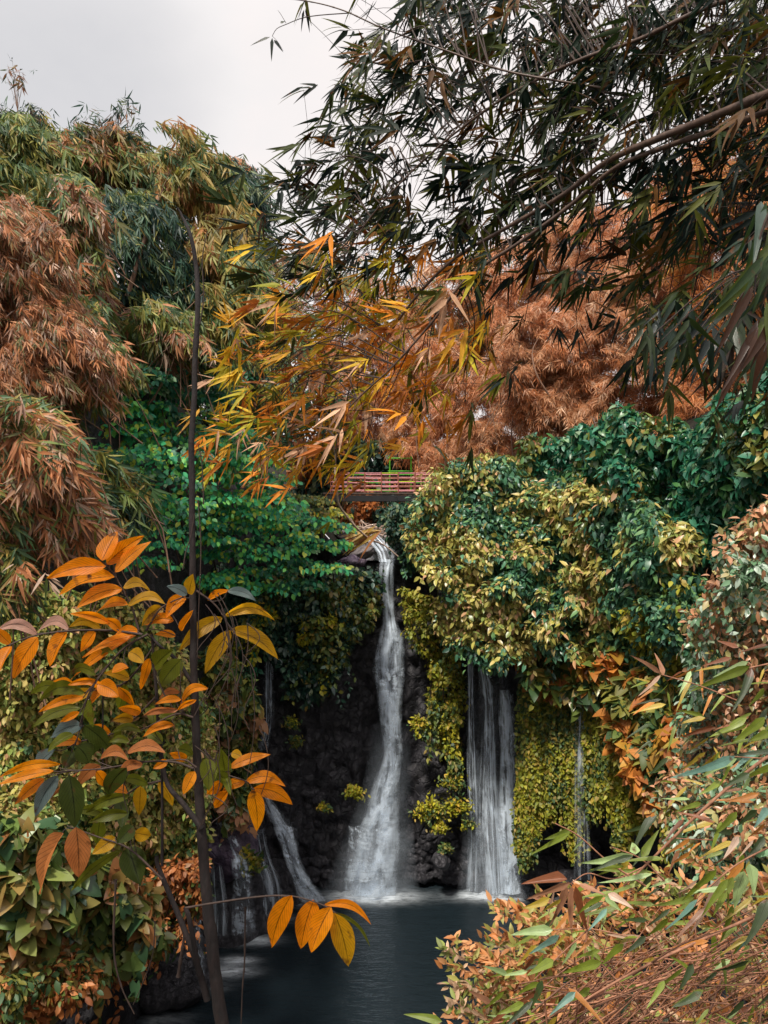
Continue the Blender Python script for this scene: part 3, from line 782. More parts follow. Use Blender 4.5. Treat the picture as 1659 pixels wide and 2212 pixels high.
wall_plant('bush', 'teal-leaved low bush overhanging the right side of the lip', 'bush', WALL,
           [(835, 1105), (880, 1090), (910, 1130), (900, 1200), (880, 1230), (865, 1180), (830, 1120)], 14, [(860, 1130, 30.2)], .42, 140, .2, TEALV, DKGREEN, seed=8)
wall_plant('creeper', 'pale creeper hanging over the top of the broad veil fall', 'creeper', WALL,
           [(960, 1290), (1090, 1280), (1160, 1300), (1160, 1400), (1110, 1420), (1060, 1430), (1020, 1410), (970, 1380), (940, 1330)], 32,
           [(960, 1330, 27.6), (1100, 1350, 26.6)], .55, 260, .21, PALEV, TEALV, ar=.52, seed=9, scale=1.2, bias=-.12, fm=M_GLOSS)
wall_plant('creeper', 'mixed green creeper covering the upper right wall beyond the pale bush', 'creeper', WALL,
           [(1140, 1060), (1250, 1060), (1400, 1100), (1500, 1170), (1490, 1300), (1420, 1400), (1300, 1420), (1180, 1400), (1140, 1280)], 80,
           [(1150, 1150, 27), (1480, 1200, 21.5), (1250, 1400, 26.4)], .7, 300, .21, PALEV, TEALV, ar=.62, kind='heart', seed=10, scale=1.5, fm=M_GLOSS)
wall_plant('creeper', 'dark teal heart-leaved creeper under the dry bamboo at right', 'creeper', WALL,
           [(1130, 1000), (1150, 950), (1190, 965), (1230, 925), (1290, 940), (1330, 890), (1370, 900), (1400, 950), (1450, 920), (1490, 960), (1540, 900), (1570, 850), (1620, 860), (1640, 800), (1950, 760), (1950, 1150), (1560, 1190), (1400, 1110), (1250, 1080), (1140, 1060)], 115,
           [(1150, 1000, 29), (1400, 1000, 24), (1659, 950, 19), (1950, 950, 16)], .7, 270, .225, TEAL, OLIVE, ar=.75, kind='heart', seed=11, scale=2, bias=-.2, fm=M_GLOSS)
wall_plant('creeper', 'narrow strip of green leaves hanging between the central and broad falls', 'creeper', WALL,
           [(872, 1270), (930, 1290), (985, 1340), (1000, 1420), (1000, 1520), (985, 1640), (960, 1620), (930, 1540), (940, 1440), (890, 1380), (870, 1330)], 40,
           [(900, 1320, 29.6), (980, 1500, 29.6), (970, 1620, 29.6)], .36, 130, .15, OLIVE, MOSSY, seed=12, scale=1.4, bias=.1, sq=(1, .7, 1))
wall_plant('creeper', 'heart-leaved creeper with yellowing leaves above the green curtain', 'creeper', WALL,
           [(1130, 1350), (1240, 1370), (1330, 1380), (1340, 1450), (1290, 1480), (1220, 1500), (1170, 1490), (1130, 1430)], 26,
           [(1150, 1400, 27.6), (1330, 1430, 25.4)], .45, 75, .42, OLIVE, ORNG, ar=.8, kind='heart', seed=13, scale=1.2, bias=-.1, ns=5, fm=M_GLOSS)
wall_plant('creeper', 'orange and yellow broad-leaved creeper right of the green curtain', 'creeper', WALL,
           [(1330, 1480), (1400, 1460), (1480, 1480), (1490, 1600), (1460, 1700), (1400, 1720), (1350, 1650), (1320, 1560)], 36,
           [(1350, 1550, 24.4), (1470, 1600, 21.6)], .42, 95, .36, OLIVE, ORNG, ar=.8, kind='heart', seed=14, scale=1.1, bias=.06, ns=5)
wall_plant('bush', 'olive bush filling the wall above the orange creeper', 'bush', WALL,
           [(1290, 1390), (1400, 1300), (1500, 1250), (1560, 1300), (1520, 1450), (1420, 1480), (1330, 1480)], 44, [(1320, 1430, 25.6), (1500, 1350, 20.5)], .5, 170, .19, MOSSY, TEALV, seed=15, scale=1.5)
wall_plant('bush', 'near bush of small peach and silver-green leaves at the right edge', 'bush', WALL,
           [(1560, 1180), (1660, 1080), (1950, 1080), (1950, 1900), (1480, 1900), (1440, 1750), (1460, 1600), (1500, 1480), (1500, 1350), (1540, 1280)], 150,
           [(1480, 1600, 16.5), (1659, 1150, 14), (1700, 1800, 11.5), (1950, 1500, 11.5), (1480, 1850, 14.5)], .5, 190, .15, PEACH, SILVER, ar=.5, seed=16, scale=.9, bias=0, fm=M_GLOSS)


# curtain of tiny leaves on hanging strands
def curtain(label, tops, step, n, Ln, palA, palB, dfun, seed, jx=6):
    pos = []
    for (xa, xb, ya, yb, dens) in tops:
        for _ in range(n):
            u = rng.random(); x0 = xa + (xb - xa) * u; L = (yb - ya) * (.6 + .4 * (.5 + .5 * math.sin(x0 * .09 + seed) * math.sin(x0 * .031 + 1)) * rng.uniform(.75, 1.1))
            yy = np.arange(ya + rng.uniform(-12, 12), ya + L, step)
            xx = x0 + np.cumsum(rng.normal(0, 1.1, len(yy)))
            dd = dfun(x0) + .05 * rng.normal(size=len(yy)) - .25 * abs(math.sin(x0 * .12)) - .15 * rng.random()
            pos.append(P(xx, yy, dd))
    pos = np.concatenate(pos)
    nrm = np.tile(np.array([[0, -1.0, .2]]), (len(pos), 1)) + rng.normal(0, .3, pos.shape)
    fo = vine_leaves(pos, nz(nrm), Ln, .85, 'heart', 4, .7, .5, palA, palB, 1.3, seed, 0, .35)
    b = pos[pos[:, 2].argmin()]
    return plant('creeper', label, 'creeper', WALL, b, fo)


curtain('dense curtain of tiny yellow-green leaves hanging right of the broad fall', [(1120, 1250, 1480, 1860, 1), (1240, 1335, 1480, 1850, 1), (1330, 1450, 1540, 1860, 1), (1120, 1160, 1640, 1880, 1)], 5.6, 190, .115, MOSSY, OLIVE,
        lambda x: np.interp(x, [1120, 1250, 1330, 1440], [28.3, 26.9, 25.0, 22.3]), 3)
curtain('ragged patch of yellow moss-like leaves low on the wall between falls', [(925, 990, 1520, 1665, 1), (900, 925, 1560, 1600, 1), (965, 1000, 1640, 1720, 1)], 8, 26, .14, YGREEN, OLIVE, lambda x: 29.55, 4)
curtain('dark strip of small leaves clinging left of the green curtain', [(1150, 1330, 1430, 1560, 1)], 9, 45, .16, TEAL, DKGREEN, lambda x: np.interp(x, [1150, 1330], [28.4, 26.6]), 6)
# little ferns and moss on the rock
FERN = 'fern tufts on the wet rock'
for lab, x, y, s in [('small green fern tuft on the dark wall left of the fall', 765, 1708, 16), ('yellow fern tuft at top of the ledge between the falls', 975, 1690, 22), ('wide yellow fern patch on the ledge between the falls', 935, 1745, 34),
                     ('yellow fern tuft at right end of the ledge by the broad fall', 985, 1740, 26), ('lone fern tuft in the rubble beside the broad fall', 1012, 1778, 12), ('small fern tuft low in the rubble between the falls', 962, 1832, 12),
                     ('fern tuft just above the low rubble', 950, 1785, 14), ('tiny fern tuft on dark rock at mid left', 700, 1742, 9), ('wispy moss streak on the left black wall', 630, 1560, 14), ('trailing moss patch low on the left black wall', 640, 1600, 12),
                     ('bright leafy tuft on the purple slab edge', 535, 1855, 26), ('moss tuft by the central fall at right', 905, 1560, 16)]:
    n = int(60 + s * 14); a = rng.normal(0, .45, (n, 2)) * s; X0 = (x - CX) / F * 29.4
    d = 26.2 if x < 560 else 29.3
    pos = P(x + a[:, 0] * 1.2, y + a[:, 1] * .8 + abs(a[:, 0]) * .3, d + rng.uniform(-.15, .15, n))
    fo = vine_leaves(pos, nz(np.array([0, -1., .5]) + rng.normal(0, .5, (n, 3))), .14 if d > 28 else .2, .5, 'oval', 4, .3, .7, YGREEN, OLIVE, .6, 2)
    plant('fern', lab, 'fern', FERN, P(x, y + s * .6, d), fo)

# left bank
wall_plant('creeper', 'dense creeper of mixed green and yellow leaves covering the left bank', 'creeper', WALL,
           [(-30, 1330), (60, 1290), (200, 1290), (300, 1330), (380, 1420), (440, 1560), (450, 1700), (430, 1830), (380, 1960), (300, 1950), (150, 1800), (-30, 1820)], 150,
           [(0, 1400, 18), (0, 1800, 17), (430, 1600, 22), (400, 1900, 22.5)], .6, 330, .165, PALEV, BANKG, ar=.5, seed=20, scale=1.2, bias=-.12)
wall_plant('creeper', 'broad heart-leaved creeper hanging at the lower left corner', 'creeper', WALL,
           [(-30, 1780), (100, 1800), (230, 1870), (330, 1960), (330, 2040), (250, 2060), (180, 2100), (60, 2160), (-30, 2180)], 42,
           [(0, 1900, 15.5), (300, 2000, 18)], .55, 110, .33, BANKD, [((.3, .2, .06), 2), ((.2, .22, .06), 2), ((.4, .17, .06), 1)], ar=.85, kind='heart', seed=21, scale=1.2, bias=0, ns=7, fm=M_GLOSS, rnd=.6)
wall_plant('creeper', 'rusty small-leaved creeper trailing above the dark water at lower left', 'creeper', WALL,
           [(300, 1900), (430, 1850), (440, 1960), (350, 2060), (260, 2090), (200, 2130), (60, 2190), (-20, 2230), (-20, 2150), (150, 2080), (280, 2020)], 50,
           [(0, 2180, 15), (400, 1930, 21)], .45, 150, .18, OLIVE, RUST, ar=.5, seed=22, scale=1.2, bias=.2)
wall_plant('creeper', 'leafy creeper trailing down right behind the dark sapling trunk', 'creeper', WALL,
           [(445, 1400), (490, 1420), (540, 1480), (555, 1570), (530, 1650), (560, 1740), (500, 1780), (440, 1700), (440, 1550)], 34,
           [(450, 1500, 24.5), (540, 1600, 27.2)], .42, 120, .27, OLIVE, PEACH, ar=.75, kind='heart', seed=23, scale=1.0, bias=-.15)
wall_plant('creeper', 'thin vines with small leaves dangling under the bright shrub at left', 'creeper', WALL,
           [(560, 1290), (600, 1330), (560, 1400), (530, 1480), (505, 1430), (500, 1330)], 14, [(540, 1380, 28.3)], .35, 70, .19, TEAL, YGREEN, seed=24, bias=-.1)


# ---------------------------------------------------------------- far bamboo
def bamboo(name, label, poly, nl, ctrl, r, per, Ln, palA, palB, group, root, kk=6, hang=.6, ar=.155, scale=2.5, seed=0, bias=0., jd=1.2, culms=(), sweep=(.75, -.35, 0), spreadA=.6, t=None, tips=(), twigs=30, cm=M_FCULM, fm=M_LEAF):
    q = spread(poly, nl); dd = idw(ctrl, q[:, 0], q[:, 1]) + rng.uniform(-jd, jd, nl); c = P(q[:, 0], q[:, 1], dd)
    o = nz(np.array(sweep) * np.ones((nl, 1)) + rng.normal(0, .42, (nl, 3)) * [1, 1, .5]); Lp = r * rng.uniform(1.3, 2.8, (nl, 1))
    tt = rng.random((nl, per)) ** .75
    # each plume rises a little, arches over and droops at its tip
    pos = c[:, None] + o[:, None] * ((tt - .55)[..., None] * Lp[:, None]) + UP * ((.34 - 1.0 * tt ** 2)[..., None] * Lp[:, None] * .62)
    wdt = (.16 + .2 * tt)[..., None] * r * .9
    pos = pos + rng.normal(0, 1, (nl, per, 3)) * wdt * [1, 1, .55]
    tan = nz(o[:, None] + UP * (-1.24 * tt)[..., None])
    pos = pos.reshape(-1, 3); tan = tan.reshape(-1, 3); n = len(pos)
    ax = nz(tan * .8 - UP * hang + rng.normal(0, .26, (n, 3)))
    nrm = nz(np.array([0, -.75, .65]) + rng.normal(0, .35, (n, 3)))
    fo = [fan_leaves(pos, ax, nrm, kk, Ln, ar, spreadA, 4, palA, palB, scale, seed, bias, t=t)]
    st = []
    for tp in tips:                       # thin leafy shoots against the sky
        path = smooth_path(P(*np.array(tp).T), 14); st.append((path, .03, .008, 4))
        m = 26; pp = path[rng.integers(3, 14, m)] + rng.normal(0, .22, (m, 3))
        fo.append(fan_leaves(pp, nz(np.array([0, -.2, -.8]) + rng.normal(0, .6, (m, 3))), nz(rng.normal(0, 1, (m, 3))), 4, Ln * .7, ar, .7, 4, palA, DKGREEN, scale, seed, .3))
        st += [(np.stack([path[5], (path[5] + q) / 2 + [0, 0, .08], q]), .008, .004, 3) for q in pp[:12]]
    tobj = thing(name, label, 'bamboo', root, group)
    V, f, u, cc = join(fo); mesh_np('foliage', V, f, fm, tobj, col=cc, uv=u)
    for i in range(twigs):
        a = c[rng.integers(len(c))]; b = a + np.array([rng.normal(0, .8), .5, -rng.uniform(.8, 2.5)])
        st.append((smooth_path([b, (a + b) / 2 + rng.normal(0, .15, 3), a], 6), .02, .008, 4))
    if st: V, f = tubes(st); mesh_np('twigs', V, f, cm, tobj)
    for path, r0, r1 in culms:
        p = smooth_path(P(*np.array(path).T), 26); V, f = tube(p, r0, r1, 8, knob=joints(26, 4)); mesh_np('culm', V, f, cm, tobj)
    return tobj


LB = 'bamboo clumps on the left slope'
G1 = lambda x, y, d: tuple(P(x, y, d))
bamboo('bamboo_clump', 'brownish tall bamboo against the sky at the upper left corner', [(-40, 270), (10, 255), (70, 262), (130, 300), (170, 350), (160, 420), (60, 440), (-40, 430)], 50, [(0, 300, 27), (150, 400, 27)], 0.65, 30, 0.53, DUSK, OLIVE, LB, G1(60, 800, 28), seed=30, bias=.05,
       tips=[[(50, 330, 27), (40, 250, 27), (30, 185, 27), (34, 160, 27)], [(20, 300, 27), (10, 250, 27), (-10, 225, 27)], [(60, 300, 27), (70, 250, 27), (60, 220, 27)]])
bamboo('bamboo_clump', 'orange-green bamboo with wispy tips along the left skyline', [(120, 310), (170, 280), (240, 285), (300, 310), (345, 350), (350, 450), (250, 480), (130, 460)], 55, [(150, 350, 27), (330, 400, 26)], 0.65, 31, 0.53, DUSK, OLIVE, LB, G1(230, 850, 27), seed=31, bias=0,
       tips=[[(150, 320, 27), (165, 290, 27), (190, 262, 27)], [(230, 330, 27), (245, 285, 27), (270, 252, 27), (276, 228, 27)], [(260, 330, 26), (285, 290, 26), (310, 300, 26)], [(230, 300, 27), (220, 270, 27), (240, 245, 27)]])
bamboo('bamboo_clump', 'big dome of green bamboo with an orange edge in front of the skyline', [(350, 350), (370, 315), (410, 305), (450, 325), (480, 370), (500, 430), (520, 500), (540, 590), (590, 640), (560, 740), (490, 740), (460, 600), (440, 480), (370, 430)], 66,
       [(400, 330, 24), (540, 650, 23), (400, 500, 24)], 0.65, 31, 0.48, OLIVE, OCHRE, LB, G1(470, 900, 25), seed=32, bias=-.05, scale=2.2,
       culms=[([(405, 760, 24.5), (440, 600, 24.2), (445, 500, 24), (430, 400, 24)], .05, .02)])
bamboo('bamboo_clump', 'shadowy dark green bamboo inside the left slope', [(200, 440), (330, 430), (420, 520), (450, 640), (470, 780), (330, 800), (210, 760), (190, 600)], 100, [(250, 500, 24.6), (420, 700, 24.6)], 0.70, 26, 0.44, DKGREEN, OLIVE, LB, G1(330, 950, 26), seed=33, bias=-.3,  # shade of the slope's interior is put into the dark leaf palette
       culms=[([(275, 640, 23.6), (300, 560, 23.5), (330, 465, 23.6), (358, 400, 24)], .075, .05), ([(300, 700, 24), (310, 600, 24), (300, 480, 25)], .05, .03)])
bamboo('bamboo_clump', 'drooping olive bamboo cascade in the middle of the left slope', [(110, 400), (170, 390), (195, 440), (200, 540), (200, 640), (190, 680), (170, 600), (150, 500), (100, 460)], 45, [(180, 450, 20.5), (230, 650, 20.5)], 0.55, 31, 0.44, BROWN, OLIVE, LB, G1(180, 900, 21), seed=34, bias=.2)
bamboo('bamboo_clump', 'low tuft of tan bamboo behind the dark trunk at mid height', [(270, 690), (330, 660), (400, 680), (430, 740), (400, 790), (330, 760), (280, 750)], 22, [(350, 720, 22.5)], 0.50, 31, 0.42, BROWN, OLIVE, LB, G1(360, 900, 23), seed=35, bias=-.05)
bamboo('bamboo_clump', 'small round orange bamboo on the skyline between the two groves', [(470, 380), (500, 350), (540, 355), (560, 400), (570, 470), (560, 560), (520, 540), (490, 470)], 32, [(520, 400, 33)], 0.75, 35, 0.44, RUST, DKGREEN, LB, G1(530, 800, 34), seed=36, scale=4,
       t=None, bias=-.1)
bamboo('bamboo_clump', 'salmon-orange dense bamboo mass at the left edge', [(-40, 440), (40, 440), (90, 480), (120, 560), (130, 640), (190, 680), (220, 760), (190, 820), (90, 860), (-40, 860)], 118, [(0, 500, 17.5), (180, 750, 17)], 0.50, 60, .27, BROWN, DUSK, LB, G1(20, 1200, 18), seed=37, ar=.14, bias=-.05, hang=.6)
bamboo('bamboo_clump', 'olive bamboo fringe below the salmon mass at the left', [(100, 660), (190, 650), (240, 700), (260, 780), (230, 850), (120, 880), (60, 850)], 45, [(170, 750, 18.5)], 0.50, 30, 0.40, OLIVE, BROWN, LB, G1(150, 1100, 19), seed=38, bias=-.05)
bamboo('bamboo_clump', 'near bamboo with broad pinkish leaf fans at the left edge', [(-40, 890), (60, 880), (130, 920), (150, 1010), (160, 1090), (200, 1140), (150, 1170), (60, 1180), (20, 1260), (-40, 1290)], 75, [(0, 950, 13.5), (120, 1100, 14)], 0.42, 30, 0.36, BROWN, OLIVE, LB, G1(0, 1400, 14), seed=39, ar=.15, bias=-.38, kk=7, spreadA=.9)
bamboo('bamboo_clump', 'grey-green bamboo fans between the left bamboo and the layered shrubs', [(140, 990), (230, 1000), (300, 1050), (290, 1110), (220, 1130), (160, 1080)], 20, [(220, 1060, 17)], 0.45, 23, 0.38, OLIVE, DKGREEN, LB, G1(200, 1300, 17), seed=40, kk=7, spreadA=.9)

RB = 'dry bamboo groves behind the gorge'
dry = dict(kk=7, ar=.105, spreadA=1.0, hang=.35, sweep=(-.2, -.6, 0), cm=M_FCULM)
bamboo('dry_bamboo', 'dry orange-brown bamboo thicket rising behind the footbridge', [(700, 780), (820, 740), (920, 720), (1000, 760), (1090, 800), (1110, 900), (1140, 1010), (1000, 1030), (900, 1000), (860, 960), (720, 960)], 130, [(750, 850, 42), (1100, 950, 36)], 0.85, 79, 0.38, COPPER, SALMON, RB, G1(950, 1040, 40), seed=50,
       culms=[([(960, 1020, 36), (965, 940, 36), (955, 860, 36.5)], .04, .02), ([(1000, 1025, 36), (1010, 930, 36), (1030, 830, 36.5)], .04, .02), ([(1080, 1020, 35), (1070, 930, 35), (1050, 840, 36)], .04, .02), ([(1110, 1010, 34), (1105, 930, 34), (1115, 850, 35)], .04, .02), ([(1030, 1030, 35), (1040, 950, 35), (1075, 870, 35)], .03, .02), ([(905, 1010, 37), (900, 930, 37), (920, 860, 37)], .03, .02)], **dry)
bamboo('dry_bamboo', 'bright tan dome of dry bamboo with pale bare stems above the dark creeper', [(1090, 720), (1150, 660), (1230, 690), (1260, 780), (1310, 850), (1290, 900), (1220, 910), (1150, 940), (1110, 880), (1080, 800)], 85, [(1180, 780, 33)], 0.68, 103, 0.34, SALMON, COPPER, RB, G1(1200, 1000, 33.5), seed=51, bias=-.12,
       culms=[([(1215, 905, 32), (1190, 860, 31.7), (1160, 810, 31.6), (1150, 760, 31.8), (1170, 720, 32)], .05, .02)], **dry)
bamboo('dry_bamboo', 'rust-coloured dry bamboo crown filling the right background', [(1060, 560), (1200, 480), (1400, 420), (1480, 500), (1500, 650), (1500, 860), (1400, 930), (1300, 880), (1250, 760), (1150, 680), (1060, 720)], 143, [(1100, 650, 37), (1400, 700, 31)], 0.81, 89, 0.36, COPPER, SALMON, RB, G1(1300, 1000, 34), seed=52, bias=-.05,
       culms=[([(1290, 880, 33), (1270, 760, 33), (1300, 620, 33)], .05, .03), ([(1450, 930, 30), (1460, 820, 30), (1440, 700, 30)], .05, .03), ([(1480, 930, 29), (1475, 820, 29), (1490, 700, 29)], .05, .03)], **dry)
bamboo('dry_bamboo', 'orange dry bamboo towering at the upper right edge', [(1400, 420), (1500, 330), (1659, 240), (1740, 240), (1740, 860), (1620, 920), (1450, 930), (1480, 700), (1480, 560)], 143, [(1450, 600, 30), (1659, 600, 26)], 0.72, 94, 0.34, ORNG, RUST, RB, G1(1600, 1000, 27), seed=53, bias=.1, scale=3,
       culms=[([(1640, 900, 26), (1620, 700, 26), (1600, 520, 26)], .05, .03), ([(1540, 900, 28), (1530, 720, 28), (1560, 560, 28)], .05, .03)], **dry)
bamboo('dry_bamboo', 'thin grey-brown bamboo with sky showing through behind the near leaves', [(580, 560), (700, 540), (850, 620), (900, 700), (860, 760), (700, 770), (600, 700)], 62, [(700, 650, 46)], 0.94, 48, 0.40, OLIVE, RUST, RB, G1(720, 900, 46), seed=54, **dry)
bamboo('dry_bamboo', 'far orange bamboo spray seen through the leaves at centre right', [(880, 660), (960, 600), (1060, 540), (1100, 600), (1080, 760), (980, 760), (900, 740)], 52, [(980, 680, 42)], 0.85, 66, 0.38, RUST, OLIVE, RB, G1(980, 950, 42), seed=55, bias=-.1, **dry)

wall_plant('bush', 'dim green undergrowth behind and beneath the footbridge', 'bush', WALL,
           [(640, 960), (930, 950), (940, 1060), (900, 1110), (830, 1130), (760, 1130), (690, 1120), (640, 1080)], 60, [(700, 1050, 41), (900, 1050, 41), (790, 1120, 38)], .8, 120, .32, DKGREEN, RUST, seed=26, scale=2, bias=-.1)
wall_plant('bush', 'green shrubs on the far slope seen between the near leaves and the left grove', 'bush', WALL,
           [(430, 700), (600, 700), (720, 760), (740, 960), (640, 1000), (500, 940)], 60, [(450, 850, 30), (700, 900, 40)], .8, 110, .3, TEAL, RUST, seed=27, scale=2, bias=-.12)
bamboo('dry_bamboo', 'dull rust bamboo deep behind the other dry groves', [(860, 600), (1100, 520), (1400, 430), (1700, 400), (1700, 940), (1100, 960), (860, 900)], 120, [(900, 700, 52), (1700, 700, 44)], 1.5, 70, .6, COPPER, DUSK, RB, G1(1250, 980, 50), seed=56, **dry)
bamboo('bamboo_clump', 'dark bamboo glimpsed between the left grove and the golden leaves', [(340, 640), (480, 600), (600, 620), (600, 880), (440, 900), (340, 840)], 50, [(450, 750, 33)], 1.1, 34, .5, DKGREEN, OLIVE, LB, G1(470, 950, 34), seed=57, bias=-.2)
# dead branch and driftwood at the lip
p = smooth_path(P([722, 726, 730, 745, 770, 800, 830, 860], [980, 1040, 1085, 1110, 1140, 1165, 1178, 1202], [27, 27, 27.5, 28, 28.5, 29, 29.2, 29.3]), 40)
V, f = tube(p, .05, .025, 6, knob=joints(40, 6, .15)); br_t = thing('fallen_branch', 'long bare pale branch slanting across the waterfall lip', 'branch', p[-1])
mesh_np('stem', V, f, M_PALE, br_t)
cen = P([790, 792, 770, 786], [1160, 1163, 1158, 1150], [28.9] * 4); V, f, u, c = fan_leaves(cen, np.array([[-.9, 0, -.45]] * 4), np.array([[0, -1., .3]] * 4), 5, 1.1, .1, .25, 5, [((.5, .2, .07), 1), ((.4, .25, .05), 1)])
mesh_np('leaves', V, f, M_LEAF, br_t, col=c, uv=u)
dl = []
for i in range(80):
    a = P(rng.uniform(770, 880), rng.uniform(1135, 1172), rng.uniform(32, 34)); L = rng.uniform(.4, 1.4); d = nz(np.array([rng.normal(), rng.normal() * .4, rng.normal() * .5]))
    dl.append((smooth_path([a - d * L / 2, a + rng.normal(0, .06, 3), a + d * L / 2], 5), rng.uniform(.015, .05), .012, 5))
V, f = tubes(dl); solo('driftwood', 'tangle of grey driftwood jammed on rocks above the waterfall lip', 'driftwood', V, f, M_PALE)


# ---------------------------------------------------------------- near overhanging bamboo
CULMS = {
    'A': [(2150, 20, 3.0), (1790, 150, 3.5), (1659, 203, 3.9), (1500, 268, 4.4), (1420, 300, 4.6), (1310, 350, 5.0), (1210, 425, 5.3), (1080, 500, 5.7), (980, 560, 6.0), (900, 640, 6.3), (830, 735, 6.6), (775, 810, 6.8)],
    'B': [(2150, 80, 3.1), (1790, 190, 3.6), (1659, 240, 4.0), (1560, 278, 4.3), (1450, 313, 4.6), (1330, 362, 4.9), (1230, 445, 5.2), (1120, 525, 5.4), (1010, 600, 5.7), (930, 700, 5.9), (850, 790, 6.1), (740, 900, 6.4), (726, 1000, 6.6)],
    'C': [(2150, -190, 3.3), (1790, -70, 3.8), (1530, 15, 4.3), (1380, 85, 4.7), (1250, 130, 5.0), (1100, 205, 5.4), (980, 290, 5.7), (880, 380, 6.0), (800, 470, 6.2), (740, 560, 6.4)],
    'D': [(1300, 190, 5.0), (1100, 155, 5.2), (960, 108, 5.3), (830, 62, 5.4), (740, 22, 5.5), (660, 2, 5.6), (560, -8, 5.7)],
}
CR = {'A': (.03, .006), 'B': (.021, .005), 'C': (.016, .004), 'D': (.008, .003)}
CP = {k: smooth_path(P(*np.array(v).T), 90) for k, v in CULMS.items()}
CLAB = {'A': 'thick bamboo culm slanting down across the upper right, bearing dark leaves', 'B': 'slimmer bamboo culm just under the thick one, bearing orange and lime leaves',
        'C': 'uppermost thin bamboo culm arching over the sky at right', 'D': 'bare-tipped bamboo twig reaching left into the white sky'}
CT = {k: thing('overhanging_bamboo', CLAB[k], 'bamboo', CP[k][0], 'bamboo culms overhanging from the right') for k in CULMS}
for k in CULMS:
    V, f = tube(CP[k], *CR[k], 8, knob=joints(90, 9, .22)); mesh_np('culm', V, f, M_CULM, CT[k])

NPOLY = [(840, 40), (940, -60), (2050, -120), (2050, 900), (1640, 880), (1560, 740), (1460, 780), (1400, 720), (1300, 690), (1200, 740), (1130, 700), (1060, 820), (990, 900), (900, 950), (820, 980), (720, 1030), (640, 1010), (600, 1060), (570, 1000),
         (560, 930), (480, 900), (520, 800), (540, 740), (560, 660), (600, 570), (600, 480), (640, 440), (640, 390), (700, 330), (780, 290), (770, 210), (800, 150)]
def above(x):        # picture height of the lower thick culm: foliage is dense above it and sparse below
    return np.interp(x, [600, 900, 1010, 1120, 1330, 1560, 1700], [1100, 900, 600, 525, 362, 278, 230])


hq = spread(NPOLY, 500)
hq = hq[np.where(hq[:, 0] < 900, (hq[:, 1] < 560) | (rng.random(500) < .9), (hq[:, 1] < above(hq[:, 0]) + 30) | (rng.random(500) < .27))]
hq = hq[(hq[:, 1] < 930) | (hq[:, 0] < 760) | (rng.random(len(hq)) < .5)]
hq = hq[~((np.hypot((hq[:, 0] - 935) / 60, (hq[:, 1] - 400) / 45) < 1) | (np.hypot((hq[:, 0] - 965) / 70, (hq[:, 1] - 315) / 30) < 1) | (np.hypot((hq[:, 0] - 1120) / 75, (hq[:, 1] - 250) / 50) < 1) | (np.hypot((hq[:, 0] - 1000) / 55, (hq[:, 1] - 150) / 35) < 1) | (np.hypot((hq[:, 0] - 1400) / 60, (hq[:, 1] - 230) / 30) < 1) | (np.hypot((hq[:, 0] - 930) / 40, (hq[:, 1] - 610) / 35) < 1))]
DK = [((.010, .026, .014), 4), ((.024, .042, .010), 2), ((.008, .020, .016), 3), ((.045, .022, .008), .8)]  # silhouette darkness against the sky is put into these leaf colours
DKB = [((.10, .11, .012), 3), ((.16, .07, .014), 1.5), ((.06, .08, .02), 2)]
LIME = [((.42, .36, .02), 3), ((.22, .25, .02), 3), ((.6, .42, .03), 1.5)]
LIMED = [((.50, .42, .02), 3), ((.26, .26, .02), 2.5), ((.7, .46, .03), 2), ((.07, .09, .02), 1.5)]
NOR = [((.74, .26, .025), 3), ((.7, .36, .03), 2), ((.7, .42, .26), 1), ((.45, .14, .03), 1)]
allc = np.concatenate([CP[k] for k in CULMS]); allk = np.concatenate([[k] * 90 for k in CULMS])
own = {k: [] for k in CULMS}; tw = {k: [] for k in CULMS}
apx, apy = to_px(allc)
for (hx, hy) in hq:
    cost = np.hypot(apx - hx, apy - hy) + 60 * (apx < hx)
    cost = cost + np.where(allk == 'D', 120, 0)
    j = int(np.argmin(cost)); k = allk[j]
    # the twig leaves the culm some way nearer its root
    i0 = int(np.where((CP[k] == allc[j]).all(1))[0][0]); i1 = max(0, i0 - int(cost[j] / 22))
    hd = allc[j][1] + rng.uniform(.15, 1.5); h = P(hx, hy, hd); a = CP[k][i1]
    mid = (a + h) / 2 + np.array([0, 0, .18 * np.linalg.norm(h - a)]) + rng.normal(0, .05, 3)
    tw[k].append((smooth_path([a, mid, h], 10), .006, .003, 5)); own[k].append(h)
